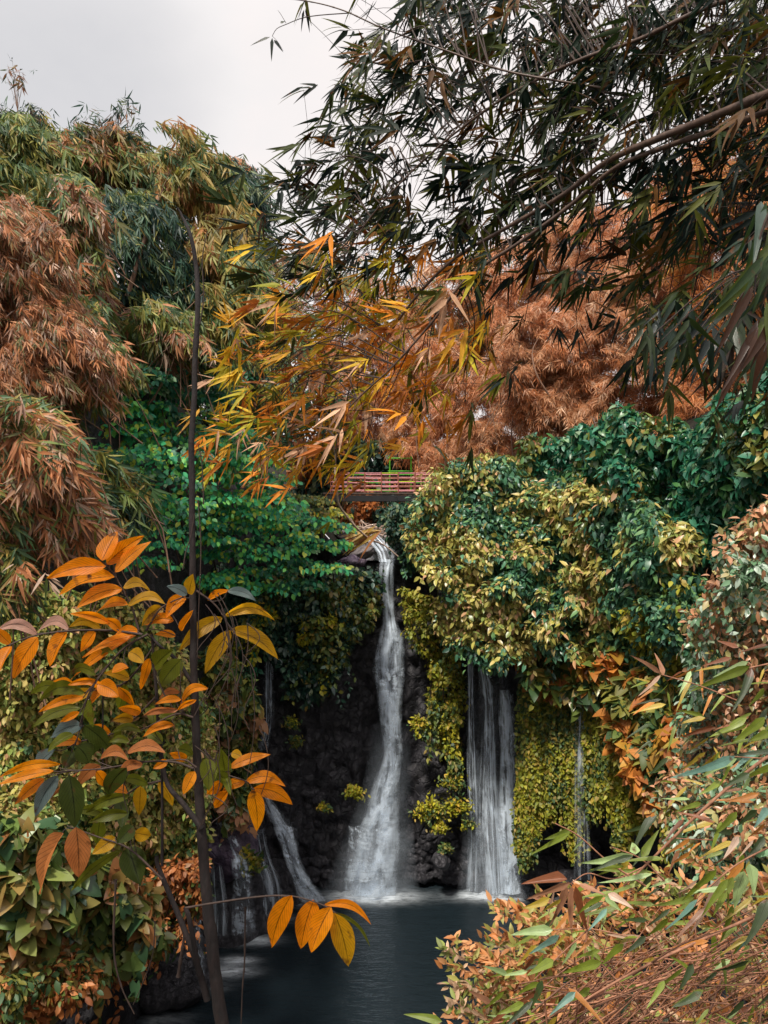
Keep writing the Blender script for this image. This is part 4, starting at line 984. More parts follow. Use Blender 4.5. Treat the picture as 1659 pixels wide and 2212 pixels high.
for k in CULMS:
    if not own[k]: continue
    H = np.array(own[k]); per = 6; hub = np.repeat(H, per, 0); n = len(hub)
    px, py = to_px(hub)
    lf = np.clip((950 - px) / 300, 0, 1)[:, None]; lo = np.clip((py - 500) / 400, 0, 1)[:, None]
    main = nz(np.array([-.45, 0, -.6]) + lf * np.array([-.5, 0, .3]) + lo * np.array([0, 0, -.35]))
    cen = hub + rng.normal(0, .22, (n, 3)) + main * rng.uniform(-.05, .2, (n, 1))
    cpx, cpy = to_px(cen)
    ax = nz(main + rng.normal(0, .46, (n, 3)))
    nr = nz(np.array([0, -.6, .5]) + rng.normal(0, .6, (n, 3)))
    # backlit near-black put into the upper leaves' colour; lime and orange lower left
    tt = np.clip((cpy - 480) / 200, 0, 1) * np.clip((1230 - cpx) / 330, 0, 1)
    u = rng.random(n)
    g1 = u < tt
    parts = []
    for msk, pa, pb, b in ((~g1, DK, DKB, -.2), (g1, LIMED, NOR, .02)):
        if msk.sum():
            big = np.clip((cpx[msk] - 1250) / 300, 0, 1) * .06
            parts.append(fan_leaves(cen[msk], ax[msk], nr[msk], 6, np.repeat((.205 + big * .4) * np.clip(cen[msk][:, 1] / 5.2, .6, 1.1), 6), .142, .66, 6, pa, pb, .7, 60, b, droop=.12))
    V, f, uu, c = join(parts); mesh_np('foliage', V, f, M_OVER, CT[k], col=c, uv=uu)
    for i in range(n):
        tw[k].append((smooth_path([hub[i], (hub[i] + cen[i]) / 2 + [0, 0, .02], cen[i]], 4), .0025, .0018, 3))
# bare twig with a few leaves against the sky
tw['D'] += [(smooth_path(P([760, 690, 650, 620, 598, 588], [28, 33, 40, 52, 62, 78], [5.5] * 6), 16), .004, .002, 5), (smooth_path(P([618, 606, 600], [50, 30, 22], [5.5] * 3), 5), .002, .001, 4),
            (smooth_path(P([830, 800, 770], [62, 40, 8], [5.4] * 3), 6), .003, .001, 4), (smooth_path(P([588, 600, 612], [78, 90, 110], [5.5] * 3), 6), .0015, .001, 4)]
b0 = P([583, 588, 592, 606, 830, 826, 820, 836], [80, 82, 86, 50, 64, 70, 66, 70], [5.5] * 8); b1 = P([540, 586, 612, 616, 768, 800, 780, 820], [97, 132, 112, 46, 100, 110, 86, 112], [5.5] * 8)
V, f, u, kk = leaves(b0, b1 - b0, np.array([[0, -1., .3]] * 8), np.linalg.norm(b1 - b0, axis=1), .025, .05, .3, 'lance', 6)
mesh_np('leaves', V, f, M_NEARB, CT['D'], col=np.repeat(pick(DK, 8), kk, 0), uv=u)
for k in CULMS:
    V, f = tubes(tw[k]); mesh_np('twigs', V, f, M_TWIG, CT[k])

# big near leaves hanging at the right edge
t = thing('bamboo_spray', 'close spray of large drooping bamboo leaves at the right edge', 'bamboo', P(1700, 420, 2.6))
stems = [(smooth_path(P([1760, 1680, 1640, 1630], [380, 430, 520, 640], [2.6] * 4), 14), .006, .003, 6), (smooth_path(P([1780, 1700, 1650], [560, 640, 760], [2.5] * 3), 10), .005, .002, 6)]
n = 34; b0 = P(rng.uniform(1610, 1720, n), rng.uniform(430, 760, n), rng.uniform(2.4, 2.9, n))
Y = nz(np.array([-.3, -.1, -1]) + rng.normal(0, .28, (n, 3)))
V, f, u, kk = leaves(b0, Y, nz(np.array([.3, -1., .3]) + rng.normal(0, .4, (n, 3))), rng.uniform(.2, .34, n), rng.uniform(.028, .045, n), .15, .3, 'lance', 9)
mesh_np('foliage', V, f, M_NEARB, t, col=np.repeat(colours(b0, [((.03, .065, .014), 3), ((.08, .11, .015), 2), ((.035, .07, .045), 2), ((.08, .035, .02), 2)]), kk, 0), uv=u)
tube_parts('stem', stems, M_TWIG, t)
t = thing('bamboo_spray', 'dangling fan of lime and dark bamboo leaves before the dry grove at right', 'bamboo', P(1470, 700, 3.4))
n = 10; cen = P(rng.uniform(1380, 1600, n), rng.uniform(690, 790, n), rng.uniform(3.2, 4, n))
V, f, u, c = fan_leaves(cen, nz(np.array([-.15, 0, -1]) + rng.normal(0, .25, (n, 3))), nz(np.array([0, -1., .3]) + rng.normal(0, .3, (n, 3))), 7, .24, .13, .7, 7, LIME, DK, .6, 5, 0)
mesh_np('foliage', V, f, M_NEARB, t, col=c, uv=u)
tube_parts('stem', [(smooth_path(np.stack([P(1720, 560, 3.6), (P(1720, 560, 3.6) + q) / 2 + [0, 0, .1], q]), 8), .004, .002, 5) for q in cen], M_TWIG, t)

# ---------------------------------------------------------------- foreground sapling
ST = thing('sapling', 'tall thin dark-barked sapling with big orange leaflets in the left foreground', 'tree', P(500, 2330, 2.9))
trunk = smooth_path(P([505, 480, 462, 448, 436, 428, 422, 418, 416, 414, 420, 427, 424, 412, 395, 383], [2330, 2212, 2080, 1950, 1800, 1680, 1540, 1380, 1220, 1000, 820, 660, 580, 510, 470, 448], [2.9, 2.9, 2.9, 2.9, 2.92, 2.94, 2.95, 2.97, 3, 3.02, 3.05, 3.07, 3.1, 3.1, 3.12, 3.12]), 130)
rad = np.interp(np.linspace(0, 1, 130), [0, .1, .3, .5, .7, .85, .93, 1], [.0265, .0245, .018, .0132, .0108, .0082, .0055, .002])
rad = rad * (1 + .10 * np.array([mnoise.noise(Vector((i * .35, 2, 1))) for i in range(130)])); rad[[22, 41, 58, 76, 90]] *= 1.15
trunk = trunk + np.array([[mnoise.noise(Vector((i * .22, 5, 0))) * .004, 0, 0] for i in range(130)])
V, f = tube(trunk, rad, None, 12); mesh_np('trunk', V, f, M_BARK, ST)
for path, r0, r1 in [([(448, 2160, 2.9), (425, 2080, 2.9), (395, 2000, 2.92), (345, 1880, 2.95), (338, 1850, 2.95)], .014, .008), ([(430, 2105, 2.88), (410, 1990, 2.85), (400, 1960, 2.85)], .011, .008),
                     ([(436, 1790, 2.9), (395, 1735, 2.92), (360, 1690, 2.95), (345, 1600, 2.98), (338, 1500, 2.98), (328, 1370, 3.0)], .012, .005), ([(424, 1490, 2.95), (385, 1430, 2.95), (345, 1395, 2.97), (325, 1372, 3.0)], .009, .004),
                     ([(350, 1870, 2.95), (350, 1700, 2.96), (345, 1580, 2.97)], .006, .004), ([(222, 1680, 2.9), (222, 1500, 2.92)], .004, .003)]:
    V, f = tube(smooth_path(P(*np.array(path).T), 22), r0, r1, 8); mesh_np('branch', V, f, M_BARK, ST)

LC = {'O': (.97, .30, .004), 'Y': (.62, .33, .010), 'G': (.15, .17, .012), 'D': (.06, .085, .014), 'B': (.17, .24, .24), 'R': (.55, .20, .06), 'P': (.7, .4, .3)}


def zz(x, y): return x * .4, 1106 + y * .4


def z8(x, y): return x * .5, 1659 + y * .5


SPRAYS = []   # (map, rachis points, depth, leaflets (bx,by,tx,ty,w,code,arch))
S = SPRAYS.append
S((zz, .4, [(750, 640), (715, 520), (670, 430), (610, 330), (550, 265)], 2.85, [(550, 262, 628, 97, 110, 'O', 0), (575, 280, 780, 128, 88, 'O', .05), (622, 325, 818, 160, 68, 'O', .08), (572, 295, 258, 360, 98, 'O', -.10), (618, 350, 310, 435, 92, 'O', -.12), (660, 415, 410, 522, 88, 'O', -.15),
   (665, 410, 812, 420, 62, 'Y', .35), (690, 500, 530, 545, 60, 'O', -.2), (690, 505, 890, 495, 66, 'Y', .3)]))
S((zz, .4, [(770, 662), (600, 640), (400, 640), (200, 665), (55, 715), (-40, 760)], 2.8, [(205, 660, -30, 645, 62, 'P', -.28), (375, 635, 195, 640, 62, 'P', -.35), (545, 630, 375, 620, 66, 'Y', -.35), (590, 600, 380, 548, 50, 'O', -.1), (205, 675, 60, 905, 105, 'O', -.05), (360, 645, 262, 832, 88, 'O', -.05), (515, 640, 436, 755, 68, 'O', 0), (60, 725, -10, 850, 75, 'O', 0),
   (55, 712, -40, 620, 60, 'O', 0), (650, 640, 545, 575, 55, 'O', -.15), (745, 640, 620, 668, 60, 'O', -.1)]))
S((zz, .4, [(790, 640), (870, 520), (1005, 450)], 2.9, [(1000, 452, 895, 570, 75, 'O', -.1), (875, 510, 768, 615, 72, 'Y', -.1), (1010, 445, 900, 400, 55, 'B', .1), (1020, 442, 1042, 335, 75, 'Y', 0), (940, 585, 780, 608, 62, 'O', -.15), (950, 668, 838, 660, 42, 'O', .1), (975, 640, 1045, 530, 48, 'O', 0)]))
S((zz, .4, [(1060, 425), (1150, 490), (1205, 560), (1250, 645)], 2.98, [(1120, 478, 1250, 425, 40, 'O', .1), (1230, 425, 1385, 482, 50, 'B', .15), (1210, 560, 1485, 590, 62, 'Y', .28), (1248, 635, 1512, 788, 90, 'Y', .12), (1245, 640, 1108, 872, 90, 'Y', .06), (1200, 570, 968, 748, 82, 'Y', -.1)]))
S((zz, .4, [(800, 660), (690, 720), (600, 810), (480, 980), (430, 1180), (385, 1300)], 2.82, [(735, 668, 440, 780, 50, 'O', -.1), (700, 680, 370, 898, 58, 'O', -.06), (700, 755, 775, 815, 80, 'Y', .1), (540, 775, 618, 770, 48, 'G', .3), (690, 835, 605, 872, 80, 'O', 0), (530, 930, 648, 1000, 95, 'O', .1), (520, 880, 358, 890, 55, 'G', -.25), (520, 912, 365, 935, 42, 'O', -.1), (458, 975, 205, 1020, 80, 'G', -.2), (450, 1000, 208, 1082, 50, 'O', -.1),
   (435, 1060, 160, 1162, 72, 'G', -.14), (430, 1080, 325, 1135, 40, 'O', 0), (445, 1150, 283, 1215, 85, 'B', -.1), (490, 1010, 505, 1160, 120, 'G', .1), (455, 1150, 595, 1300, 115, 'D', .1), (400, 1200, 260, 1300, 60, 'G', -.1), (300, 1285, 173, 1432, 75, 'B', -.15), (415, 1265, 485, 1360, 120, 'D', .1), (390, 1290, 345, 1390, 80, 'D', 0)]))
S((zz, .4, [(1045, 1385), (940, 1350), (770, 1350), (560, 1385), (330, 1400)], 2.7, [(330, 1360, -10, 1435, 48, 'O', -.1), (290, 1398, -20, 1482, 52, 'O', -.06), (240, 1440, 70, 1582, 68, 'O', -.05), (312, 1422, 188, 1650, 85, 'B', -.08), (375, 1420, 405, 1705, 130, 'D', .03), (545, 1370, 415, 1480, 80, 'R', -.1), (545, 1330, 692, 1342, 62, 'R', .3), (520, 1400, 582, 1485, 62, 'O', 0), (690, 1300, 880, 1292, 72, 'R', .2), (770, 1360, 640, 1412, 60, 'R', -.2),
   (680, 1380, 570, 1555, 100, 'D', -.1), (700, 1530, 465, 1625, 62, 'G', -.1), (690, 1625, 475, 1685, 62, 'G', -.1), (430, 1400, 215, 1590, 20, 'R', 0)]))
S((zz, .4, [(1045, 1110), (960, 1090), (860, 1130), (740, 1190)], 2.86, [(1125, 950, 972, 1045, 52, 'O', -.3), (978, 1012, 840, 1035, 42, 'O', -.1), (1060, 1015, 960, 1070, 32, 'O', -.1), (960, 1068, 770, 1105, 45, 'R', -.15), (940, 1148, 775, 1215, 48, 'O', -.15), (880, 1250, 785, 1175, 62, 'G', 0), (960, 1092, 855, 1105, 45, 'G', 0), (765, 1185, 600, 1195, 42, 'G', -.2), (700, 1240, 585, 1245, 42, 'G', -.2), (970, 975, 860, 1010, 40, 'R', -.2), (810, 790, 765, 955, 62, 'O', 0), (835, 835, 935, 745, 95, 'G', .05), (980, 795, 858, 950, 100, 'G', -.05)]))
S((zz, .4, [(1060, 1380), (1000, 1340), (900, 1340)], 2.84, [(1010, 1335, 915, 1300, 52, 'O', 0), (905, 1340, 825, 1385, 46, 'O', 0), (1052, 1400, 988, 1525, 66, 'O', 0), (960, 1280, 1040, 1310, 70, 'G', .1)]))
S((zz, .4, [(850, 700), (700, 900), (560, 960), (330, 960)], 3.08, [(700, 900, 560, 870, 60, 'Y', -.1), (620, 930, 480, 1040, 70, 'O', -.1), (560, 955, 420, 900, 60, 'O', -.15), (500, 960, 330, 1060, 65, 'Y', -.1), (420, 965, 250, 930, 60, 'O', -.15), (350, 960, 160, 985, 62, 'G', -.2), (680, 930, 640, 1080, 70, 'G', 0), (640, 945, 720, 1050, 60, 'O', .1)]))
S((zz, .4, [(840, 1000), (720, 1120), (600, 1200), (420, 1240)], 3.05, [(760, 1080, 640, 1060, 60, 'O', -.1), (720, 1120, 600, 1130, 56, 'Y', -.15), (660, 1165, 640, 1300, 74, 'G', 0), (600, 1200, 450, 1180, 60, 'O', -.15), (560, 1210, 470, 1330, 70, 'D', -.1), (440, 1240, 270, 1270, 60, 'O', -.15), (800, 1040, 830, 1160, 60, 'G', .1)]))
S((zz, .4, [(880, 1450), (760, 1480), (640, 1560), (520, 1680)], 3.05, [(800, 1470, 660, 1440, 60, 'G', -.1), (760, 1480, 750, 1640, 74, 'Y', 0), (690, 1520, 560, 1500, 60, 'O', -.15), (640, 1560, 660, 1720, 76, 'D', .1), (560, 1630, 400, 1620, 60, 'G', -.15), (540, 1660, 520, 1800, 80, 'G', 0), (860, 1455, 930, 1590, 66, 'Y', .1)]))
S((zz, .4, [(1100, 1280), (1180, 1380), (1230, 1420), (1330, 1455), (1370, 1500)], 2.95, [(1110, 1330, 1130, 1505, 95, 'G', .05), (1215, 1400, 1195, 1285, 85, 'G', 0), (1240, 1380, 1462, 1310, 58, 'O', .08), (1200, 1450, 1118, 1525, 62, 'O', 0), (1322, 1458, 1195, 1515, 58, 'O', -.15), (1230, 1508, 1150, 1600, 66, 'O', 0), (1325, 1455, 1542, 1482, 66, 'O', .22), (1368, 1490, 1578, 1578, 84, 'O', .12), (1365, 1500, 1388, 1718, 92, 'O', -.05), (1215, 1420, 1245, 1530, 45, 'G', 0), (1160, 1400, 1235, 1500, 60, 'G', .1), (1250, 1300, 1310, 1330, 50, 'Y', .1)]))
S((z8, .5, [(800, 605), (915, 585), (1130, 555), (1270, 555), (1390, 590), (1450, 625)], 2.75, [(1258, 550, 1165, 790, 92, 'O', -.06), (1356, 570, 1300, 788, 98, 'O', -.05), (1430, 600, 1345, 797, 92, 'O', .05), (1400, 590, 1606, 678, 36, 'O', .22), (1445, 625, 1506, 852, 98, 'Y', .04), (1452, 625, 1598, 768, 18, 'G', .15)]))
S((z8, .5, [(700, 480), (560, 350), (430, 300), (290, 250)], 2.6, [(270, 280, 160, 545, 128, 'R', -.06), (330, 255, 340, 478, 108, 'R', .02), (522, 355, 300, 545, 42, 'G', -.08), (555, 340, 604, 502, 112, 'D', 0), (500, 300, 398, 372, 62, 'Y', 0), (580, 280, 652, 292, 62, 'Y', 0), (575, 250, 505, 325, 70, 'D', 0)]))
for mp, sc, ra, dep, lf in SPRAYS:
    lf = np.array([(a, b, c, d, w, i, ar) for i, (a, b, c, d, w, co, ar) in enumerate(lf)], float); codes = None
    src = [s for s in SPRAYS if s[2] is ra][0][4]
    n = len(src)
    bd = dep + rng.uniform(-.05, .05, n); td = bd + rng.uniform(-.07, .07, n)
    b0 = P(*mp(lf[:, 0], lf[:, 1]), bd); b1 = P(*mp(lf[:, 2], lf[:, 3]), td); Ln = np.linalg.norm(b1 - b0, axis=1); W = lf[:, 4] * sc / F * bd * 1.1
    Y = nz(b1 - b0); Z = nz(np.array([0, -1.0, .25]) + rng.normal(0, .28, (n, 3)))
    # side bow so the leaf arches upward before its tip falls
    X = nz(np.cross(Y, Z)); sgn = np.sign(X[:, 2]) + (X[:, 2] == 0)
    V, f, u, kk = leaves(b0, Y, Z, Ln, W, rng.uniform(-.06, .1, n), rng.uniform(.1, .75, n), 'pinna', 15, 7, side=np.abs(lf[:, 6]) * sgn * .8 * (np.abs(lf[:, 6]) > 0), wav=.022)
    cc = np.array([LC[s[5]] for s in src]) * rng.uniform(.82, 1.12, (n, 1))
    o = mesh_np('leaf_spray', V, f, M_SAP, ST, col=np.repeat(np.clip(cc, 0, .95), kk, 0), uv=u)
    rp = smooth_path(P(*mp(np.array(ra)[:, 0], np.array(ra)[:, 1]), np.full(len(ra), dep)), 24)
    tl = [(rp, .0045, .002, 6)]
    for i in range(n):
        j = np.argmin(np.linalg.norm(rp - b0[i], axis=1)); q = b0[i]
        if np.linalg.norm(rp[j] - q) > .005: tl.append((smooth_path([rp[max(0, j - 2)], (rp[j] + q) / 2 + rng.normal(0, .004, 3), q], 6), .002, .0015, 4))
    V, f = tubes(tl); mesh_np('leaf_stalk', V, f, M_TWIG, o)
# thin twiners around the trunk
tl = []
for k in range(26):
    x0 = rng.uniform(420, 560); y0 = rng.uniform(1250, 1750); L = rng.uniform(60, 260); dd = rng.uniform(2.75, 3.05); a = rng.uniform(-.6, .6)
    yy = np.linspace(0, L, 8); xx = x0 + np.sin(yy / L * rng.uniform(2, 6)) * rng.uniform(5, 28) + a * yy * .4
    tl.append((smooth_path(P(xx, y0 + yy, np.full(8, dd)), 22), .0022, .0012, 4))
for path in [[(432, 700), (440, 640), (437, 560), (448, 500)], [(428, 1080), (434, 1180), (430, 1300), (426, 1420)], [(440, 1090), (436, 1000), (428, 960)], [(395, 1230), (402, 1190), (412, 1160), (420, 1110)]]:
    a = np.array(path); tl.append((smooth_path(P(a[:, 0], a[:, 1], np.full(len(a), 2.95)), 20), .0028, .0018, 5))
V, f = tubes(tl); solo('twining_vine', 'thin dry vines twining round the dark sapling trunk', 'vine', V, f, M_TWIG)
for lab, pth, r in [('kinked dangling vine over the water at lower left', [(250, 1900), (246, 2050), (262, 2130), (290, 2190)], .005), ('thin dangling vine left of the sapling base', [(335, 1990), (330, 2060), (310, 2120), (288, 2170)], .0025),
                    ('upright broken twig over the pool right of the trunk', [(530, 1960), (528, 2080), (524, 2130), (520, 2230)], .004), ('short curled dead twig behind the trunk base', [(385, 2110), (392, 2060), (398, 2020), (396, 1990)], .007)]:
    a = np.array(pth, float); V, f = tube(smooth_path(P(a[:, 0] + 0, a[:, 1], np.full(len(a), 3.2)), 24), r, r * .5, 6, knob=joints(24, 5, .4)); solo('hanging_vine', lab, 'vine', V, f, M_TWIG, 'loose vines and twigs round the sapling')

# ---------------------------------------------------------------- right foreground
def z7(x, y): return 995 + .4 * np.asarray(x, float), 1382.5 + .4 * np.asarray(y, float)


# shrub of fine leaves
FS = thing('shrub', 'peach-leaved fine shrub leaning over the pool at lower right', 'shrub', P(1450, 2400, 6.5))
tips = [(985, 2030), (965, 2085), (1070, 1965), (1010, 2060), (1000, 2120), (1040, 2140), (1120, 1960), (1180, 1940), (1240, 1920), (1060, 2010), (1100, 2040), (1150, 2010), (1210, 1990), (1300, 1940), (1360, 1920), (1020, 2190), (1070, 2160), (1090, 2110), (1160, 2080), (1230, 2050), (1300, 2010), (1400, 1990), (1480, 1950), (1050, 2220), (1130, 2160), (1210, 2130), (1290, 2090), (1370, 2060), (1450, 2030), (1540, 2000), (1620, 1960),
        (1330, 1880), (1420, 1880), (1500, 1860), (1590, 1880), (1650, 1900), (1390, 2140), (1480, 2110), (1560, 2080), (1640, 2050), (1260, 2190), (1340, 2180), (1440, 2190), (1550, 2170), (1640, 2150), (1180, 2220)]
fl, st = [], []
for (tx, ty) in tips + [(x + rng.normal(0, 28), y + rng.normal(20, 22)) for x, y in tips for _ in range(2)]:
    d0 = rng.uniform(5.0, 6.6); base = P(tx + rng.uniform(180, 320), ty + rng.uniform(90, 200), d0 + .3); tip = P(tx, ty, d0)
    path = smooth_path([base, (base + tip) / 2 + [0, 0, rng.uniform(0, .1)], tip], 22); st.append((path, .006, .002, 4))
    m = 60; q = path[rng.integers(7, 22, m)] + rng.normal(0, .012, (m, 3)); T = nz(tip - base)
    Y = nz(T * .8 + rng.normal(0, .6, (m, 3))); L = rng.uniform(.06, .105, m)
    V, f, u, kk = leaves(q, Y, nz(UP + np.array([0, -.5, 0]) + rng.normal(0, .5, (m, 3))), L, L * .38, .1, .3, 'oval', 4)
    fl.append((V, f, u, np.repeat(colours(q, [((.62, .3, .13), 3), ((.55, .22, .07), 2), ((.34, .32, .08), 2)], [((.25, .3, .07), 1), ((.6, .4, .25), 1)], .6, 71, -.1), kk, 0)))
V, f, u, c = join(fl); mesh_np('foliage', V, f, M_LEAF, FS, col=c, uv=u); V, f = tubes(st); mesh_np('stems', V, f, M_DRY, FS)

BC = {'G': (.2, .26, .03), 'L': (.36, .5, .2), 'T': (.2, .38, .3), 'K': (.05, .08, .025), 'S': (.42, .2, .11), 'W': (.6, .4, .28), 'N': (.22, .075, .03), 'Y': (.45, .33, .04), 'O': (.6, .24, .05)}
big = [(590, 1040, 375, 1162, 32, 'G'), (590, 1030, 448, 1078, 38, 'G'), (662, 1080, 598, 1155, 14, 'L'), (930, 1160, 645, 1205, 52, 'L'), (932, 1165, 690, 1258, 34, 'K'), (945, 1158, 925, 1082, 55, 'L'), (975, 1172, 1078, 1025, 48, 'G'), (1030, 1250, 690, 1238, 24, 'G'), (1035, 1262, 738, 1312, 28, 'L'), (1030, 1270, 955, 1375, 34, 'K'), (905, 1190, 860, 1262, 30, 'Y'),
       (590, 1310, 358, 1418, 44, 'S'), (572, 1322, 480, 1545, 44, 'S'), (600, 1330, 602, 1602, 38, 'S'), (620, 1330, 690, 1592, 48, 'N'), (505, 1350, 478, 1525, 16, 'W'), (480, 1395, 328, 1452, 42, 'Y'), (780, 1380, 868, 1465, 38, 'L'), (640, 1320, 785, 1375, 38, 'S'), (795, 1370, 935, 1452, 44, 'W'), (770, 1382, 630, 1485, 30, 'G'), (540, 1400, 440, 1470, 30, 'Y'),
       (498, 1565, 268, 1592, 56, 'L'), (532, 1595, 366, 1705, 38, 'T'), (502, 1728, 358, 1812, 50, 'G'), (762, 1738, 538, 1805, 50, 'G'), (362, 1788, 225, 1812, 24, 'L'), (790, 1450, 688, 1575, 28, 'T'), (1565, 140, 1236, 282, 54, 'G'), (1572, 150, 1468, 385, 46, 'K'), (1545, 420, 1345, 522, 42, 'G'), (1642, 418, 1468, 562, 54, 'G'), (1665, 495, 1556, 545, 46, 'G'), (1372, 468, 1195, 532, 32, 'N'),
       (1482, 628, 1145, 752, 56, 'T'), (1492, 640, 1296, 745, 44, 'L'), (1080, 180, 922, 84, 27, 'S'), (1080, 190, 952, 305, 22, 'W'), (1096, 190, 1048, 68, 30, 'S'), (1312, 412, 1165, 380, 27, 'G'), (1322, 420, 1175, 455, 30, 'Y'), (1612, 830, 1425, 872, 32, 'O'), (1602, 598, 1478, 705, 36, 'T'), (1492, 928, 1366, 1062, 42, 'G'), (1602, 918, 1496, 1005, 36, 'K'), (1655, 905, 1588, 1015, 42, 'T'),
       (1560, 1208, 1585, 1378, 74, 'L'), (1532, 1250, 1478, 1455, 74, 'L'), (1472, 1280, 1366, 1495, 52, 'G'), (1442, 1290, 1306, 1505, 42, 'G'), (1402, 1280, 1246, 1605, 42, 'W'), (1382, 1240, 1196, 1425, 48, 'G'), (1262, 1388, 1036, 1435, 36, 'G'), (1282, 1400, 1088, 1562, 32, 'T'), (1655, 1400, 1536, 1655, 62, 'K'), (1605, 1500, 1496, 1710, 40, 'T'), (1302, 1900, 1136, 1985, 40, 'K'), (1255, 1750, 1176, 1905, 40, 'K'),
       (442, 1838, 378, 1995, 38, 'K'), (424, 1848, 296, 1925, 30, 'G'), (700, 1880, 560, 1960, 44, 'G'), (620, 1900, 480, 2030, 40, 'T'), (880, 1640, 760, 1760, 40, 'G'), (1000, 1600, 880, 1700, 34, 'K'), (1120, 1500, 1000, 1610, 34, 'G'), (-100, 2060, -310, 2025, 46, 'G'), (250, 1800, 120, 1760, 30, 'L'), (340, 1960, 200, 2020, 40, 'G'), (160, 1960, 40, 1890, 36, 'S'), (1100, 1840, 1010, 1990, 34, 'G'), (930, 1900, 860, 2040, 34, 'K'),
       (1500, 40, 1380, 0, 30, 'N'), (1640, 260, 1560, 360, 40, 'G'), (1500, 470, 1420, 420, 24, 'W'), (1240, 860, 1080, 850, 22, 'L'), (1300, 880, 1160, 930, 30, 'G'), (1400, 760, 1290, 830, 32, 'G'), (1560, 720, 1420, 800, 40, 'K'), (1640, 1060, 1540, 1180, 44, 'K'), (1500, 1060, 1420, 1180, 36, 'W')]
NB = thing('bamboo_thicket', 'near bamboo thicket with large green and straw leaves at lower right', 'bamboo', P(1750, 2350, 3.2))
n = len(big); a = np.array([b[:5] for b in big], float); dd = 3.0 + rng.uniform(-.35, .35, n)
b0 = P(*z7(a[:, 0], a[:, 1]), dd); b1 = P(*z7(a[:, 2], a[:, 3]), dd + rng.uniform(-.08, .08, n))
V1 = leaves(b0, b1 - b0, nz(np.array([.1, -1, .45]) + rng.normal(0, .3, (n, 3))), np.linalg.norm(b1 - b0, axis=1), a[:, 4] * .4 / F * dd, rng.uniform(0, .12, n), rng.uniform(.15, .4, n), 'lance', 12, 5, side=rng.uniform(-.04, .04, n), wav=.006)
c1 = np.repeat(np.array([BC[b[5]] for b in big]) * rng.uniform(.8, 1.15, (n, 1)), V1[3], 0)
m = 270; q = sample([(1330, 1480), (1700, 1380), (1700, 2240), (1000, 2240), (1120, 2080), (1180, 1960), (1300, 1850), (1380, 1800), (1420, 1650)], m); dq = rng.uniform(2.9, 4.0, m)
q0 = P(q[:, 0], q[:, 1], dq); Y = nz(np.array([-.75, 0, -.55]) + rng.normal(0, .4, (m, 3))); L = rng.uniform(.09, .19, m)
V2 = leaves(q0, Y, nz(np.array([.1, -.8, .7]) + rng.normal(0, .45, (m, 3))), L, L * rng.uniform(.11, .18, m), .15, .3, 'lance', 8, 3)
c2 = np.repeat(colours(q0, [(BC['G'], 3), (BC['K'], 3), (BC['L'], 1), (BC['Y'], 1)], [(BC['S'], 1.5), (BC['N'], 2), (BC['W'], .7), (BC['O'], 1.5), (BC['Y'], 2), (BC['G'], 2)], .35, 81, -.1), V2[3], 0)
V, f, u, c = join([(V1[0], V1[1], V1[2], c1), (V2[0], V2[1], V2[2], c2)]); mesh_np('foliage', V, f, M_NEARB, NB, col=c, uv=u)
st = []
for path, r0, r1 in [([(1750, 560), (1500, 750), (1250, 970), (1000, 1215), (880, 1330)], .008, .004), ([(1000, 1330), (800, 1200), (640, 1060), (510, 990)], .004, .002), ([(1100, 1300), (970, 1180), (820, 1120)], .004, .002), ([(1900, 1350), (1300, 1620), (1000, 1760), (780, 1880), (600, 1990)], .007, .004),
                     ([(1000, 1220), (830, 1290), (690, 1260), (600, 1310)], .003, .002), ([(780, 1480), (560, 1680), (400, 1830)], .004, .002), ([(1700, 1100), (1480, 1220), (1280, 1390)], .004, .003), ([(1500, 330), (1300, 250), (1080, 185)], .003, .002), ([(1800, 100), (1560, 150)], .004, .003), ([(1800, 650), (1480, 630)], .004, .002), ([(900, 1600), (700, 1560), (500, 1565)], .003, .002), ([(1360, 1080), (1230, 1075), (1160, 1070)], .003, .002)]:
    b = np.array(path, float); st.append((smooth_path(P(*z7(b[:, 0], b[:, 1]), np.full(len(b), 3.05)), 20), r0, r1, 6))
tube_parts('stem', st, M_DRY, NB)
# heap of dry stalks
st = []
for i in range(230):
    x0 = rng.uniform(1180, 1720); y0 = rng.uniform(2040, 2270) + max(0, (1400 - x0)) * .35; L = rng.uniform(120, 420); an = rng.normal(-.48, .3) if rng.random() < .75 else rng.normal(1.2, .5); d0 = rng.uniform(3.1, 4.2)
    dx, dy = math.cos(an) * L, math.sin(an) * L
    A, B = P(x0 - dx / 2, y0 - dy / 2, d0), P(x0 + dx / 2, y0 + dy / 2, d0 + rng.uniform(-.3, .3))
    st.append((smooth_path([A, (A + B) / 2 + rng.normal(0, .035, 3), B], 9), rng.uniform(.0015, .0055), rng.uniform(.0012, .003), 5))
V, f = tubes(st); o = solo('stalk_heap', 'heap of dry reddish bamboo stalks in the lower right corner', 'dry stalks', V, f, M_DRY); o['kind'] = 'stuff'
# brown culm sheath
b0 = P(*z7([575], [1292]), [3.1]); b1 = P(*z7([326], [1312]), [3.1])
V, f, u, kk = leaves(b0, b1 - b0, np.array([[.0, -.55, .8]]), np.linalg.norm(b1 - b0, axis=1), .047, .05, 1.1, 'lance', 12, 7)
o = solo('dry_sheath', 'curled brown dry bamboo sheath pointing left above the shrub', 'sheath', V, f, M_NEARB, col=np.tile([[.3, .11, .05]], (len(V), 1)), uv=u)
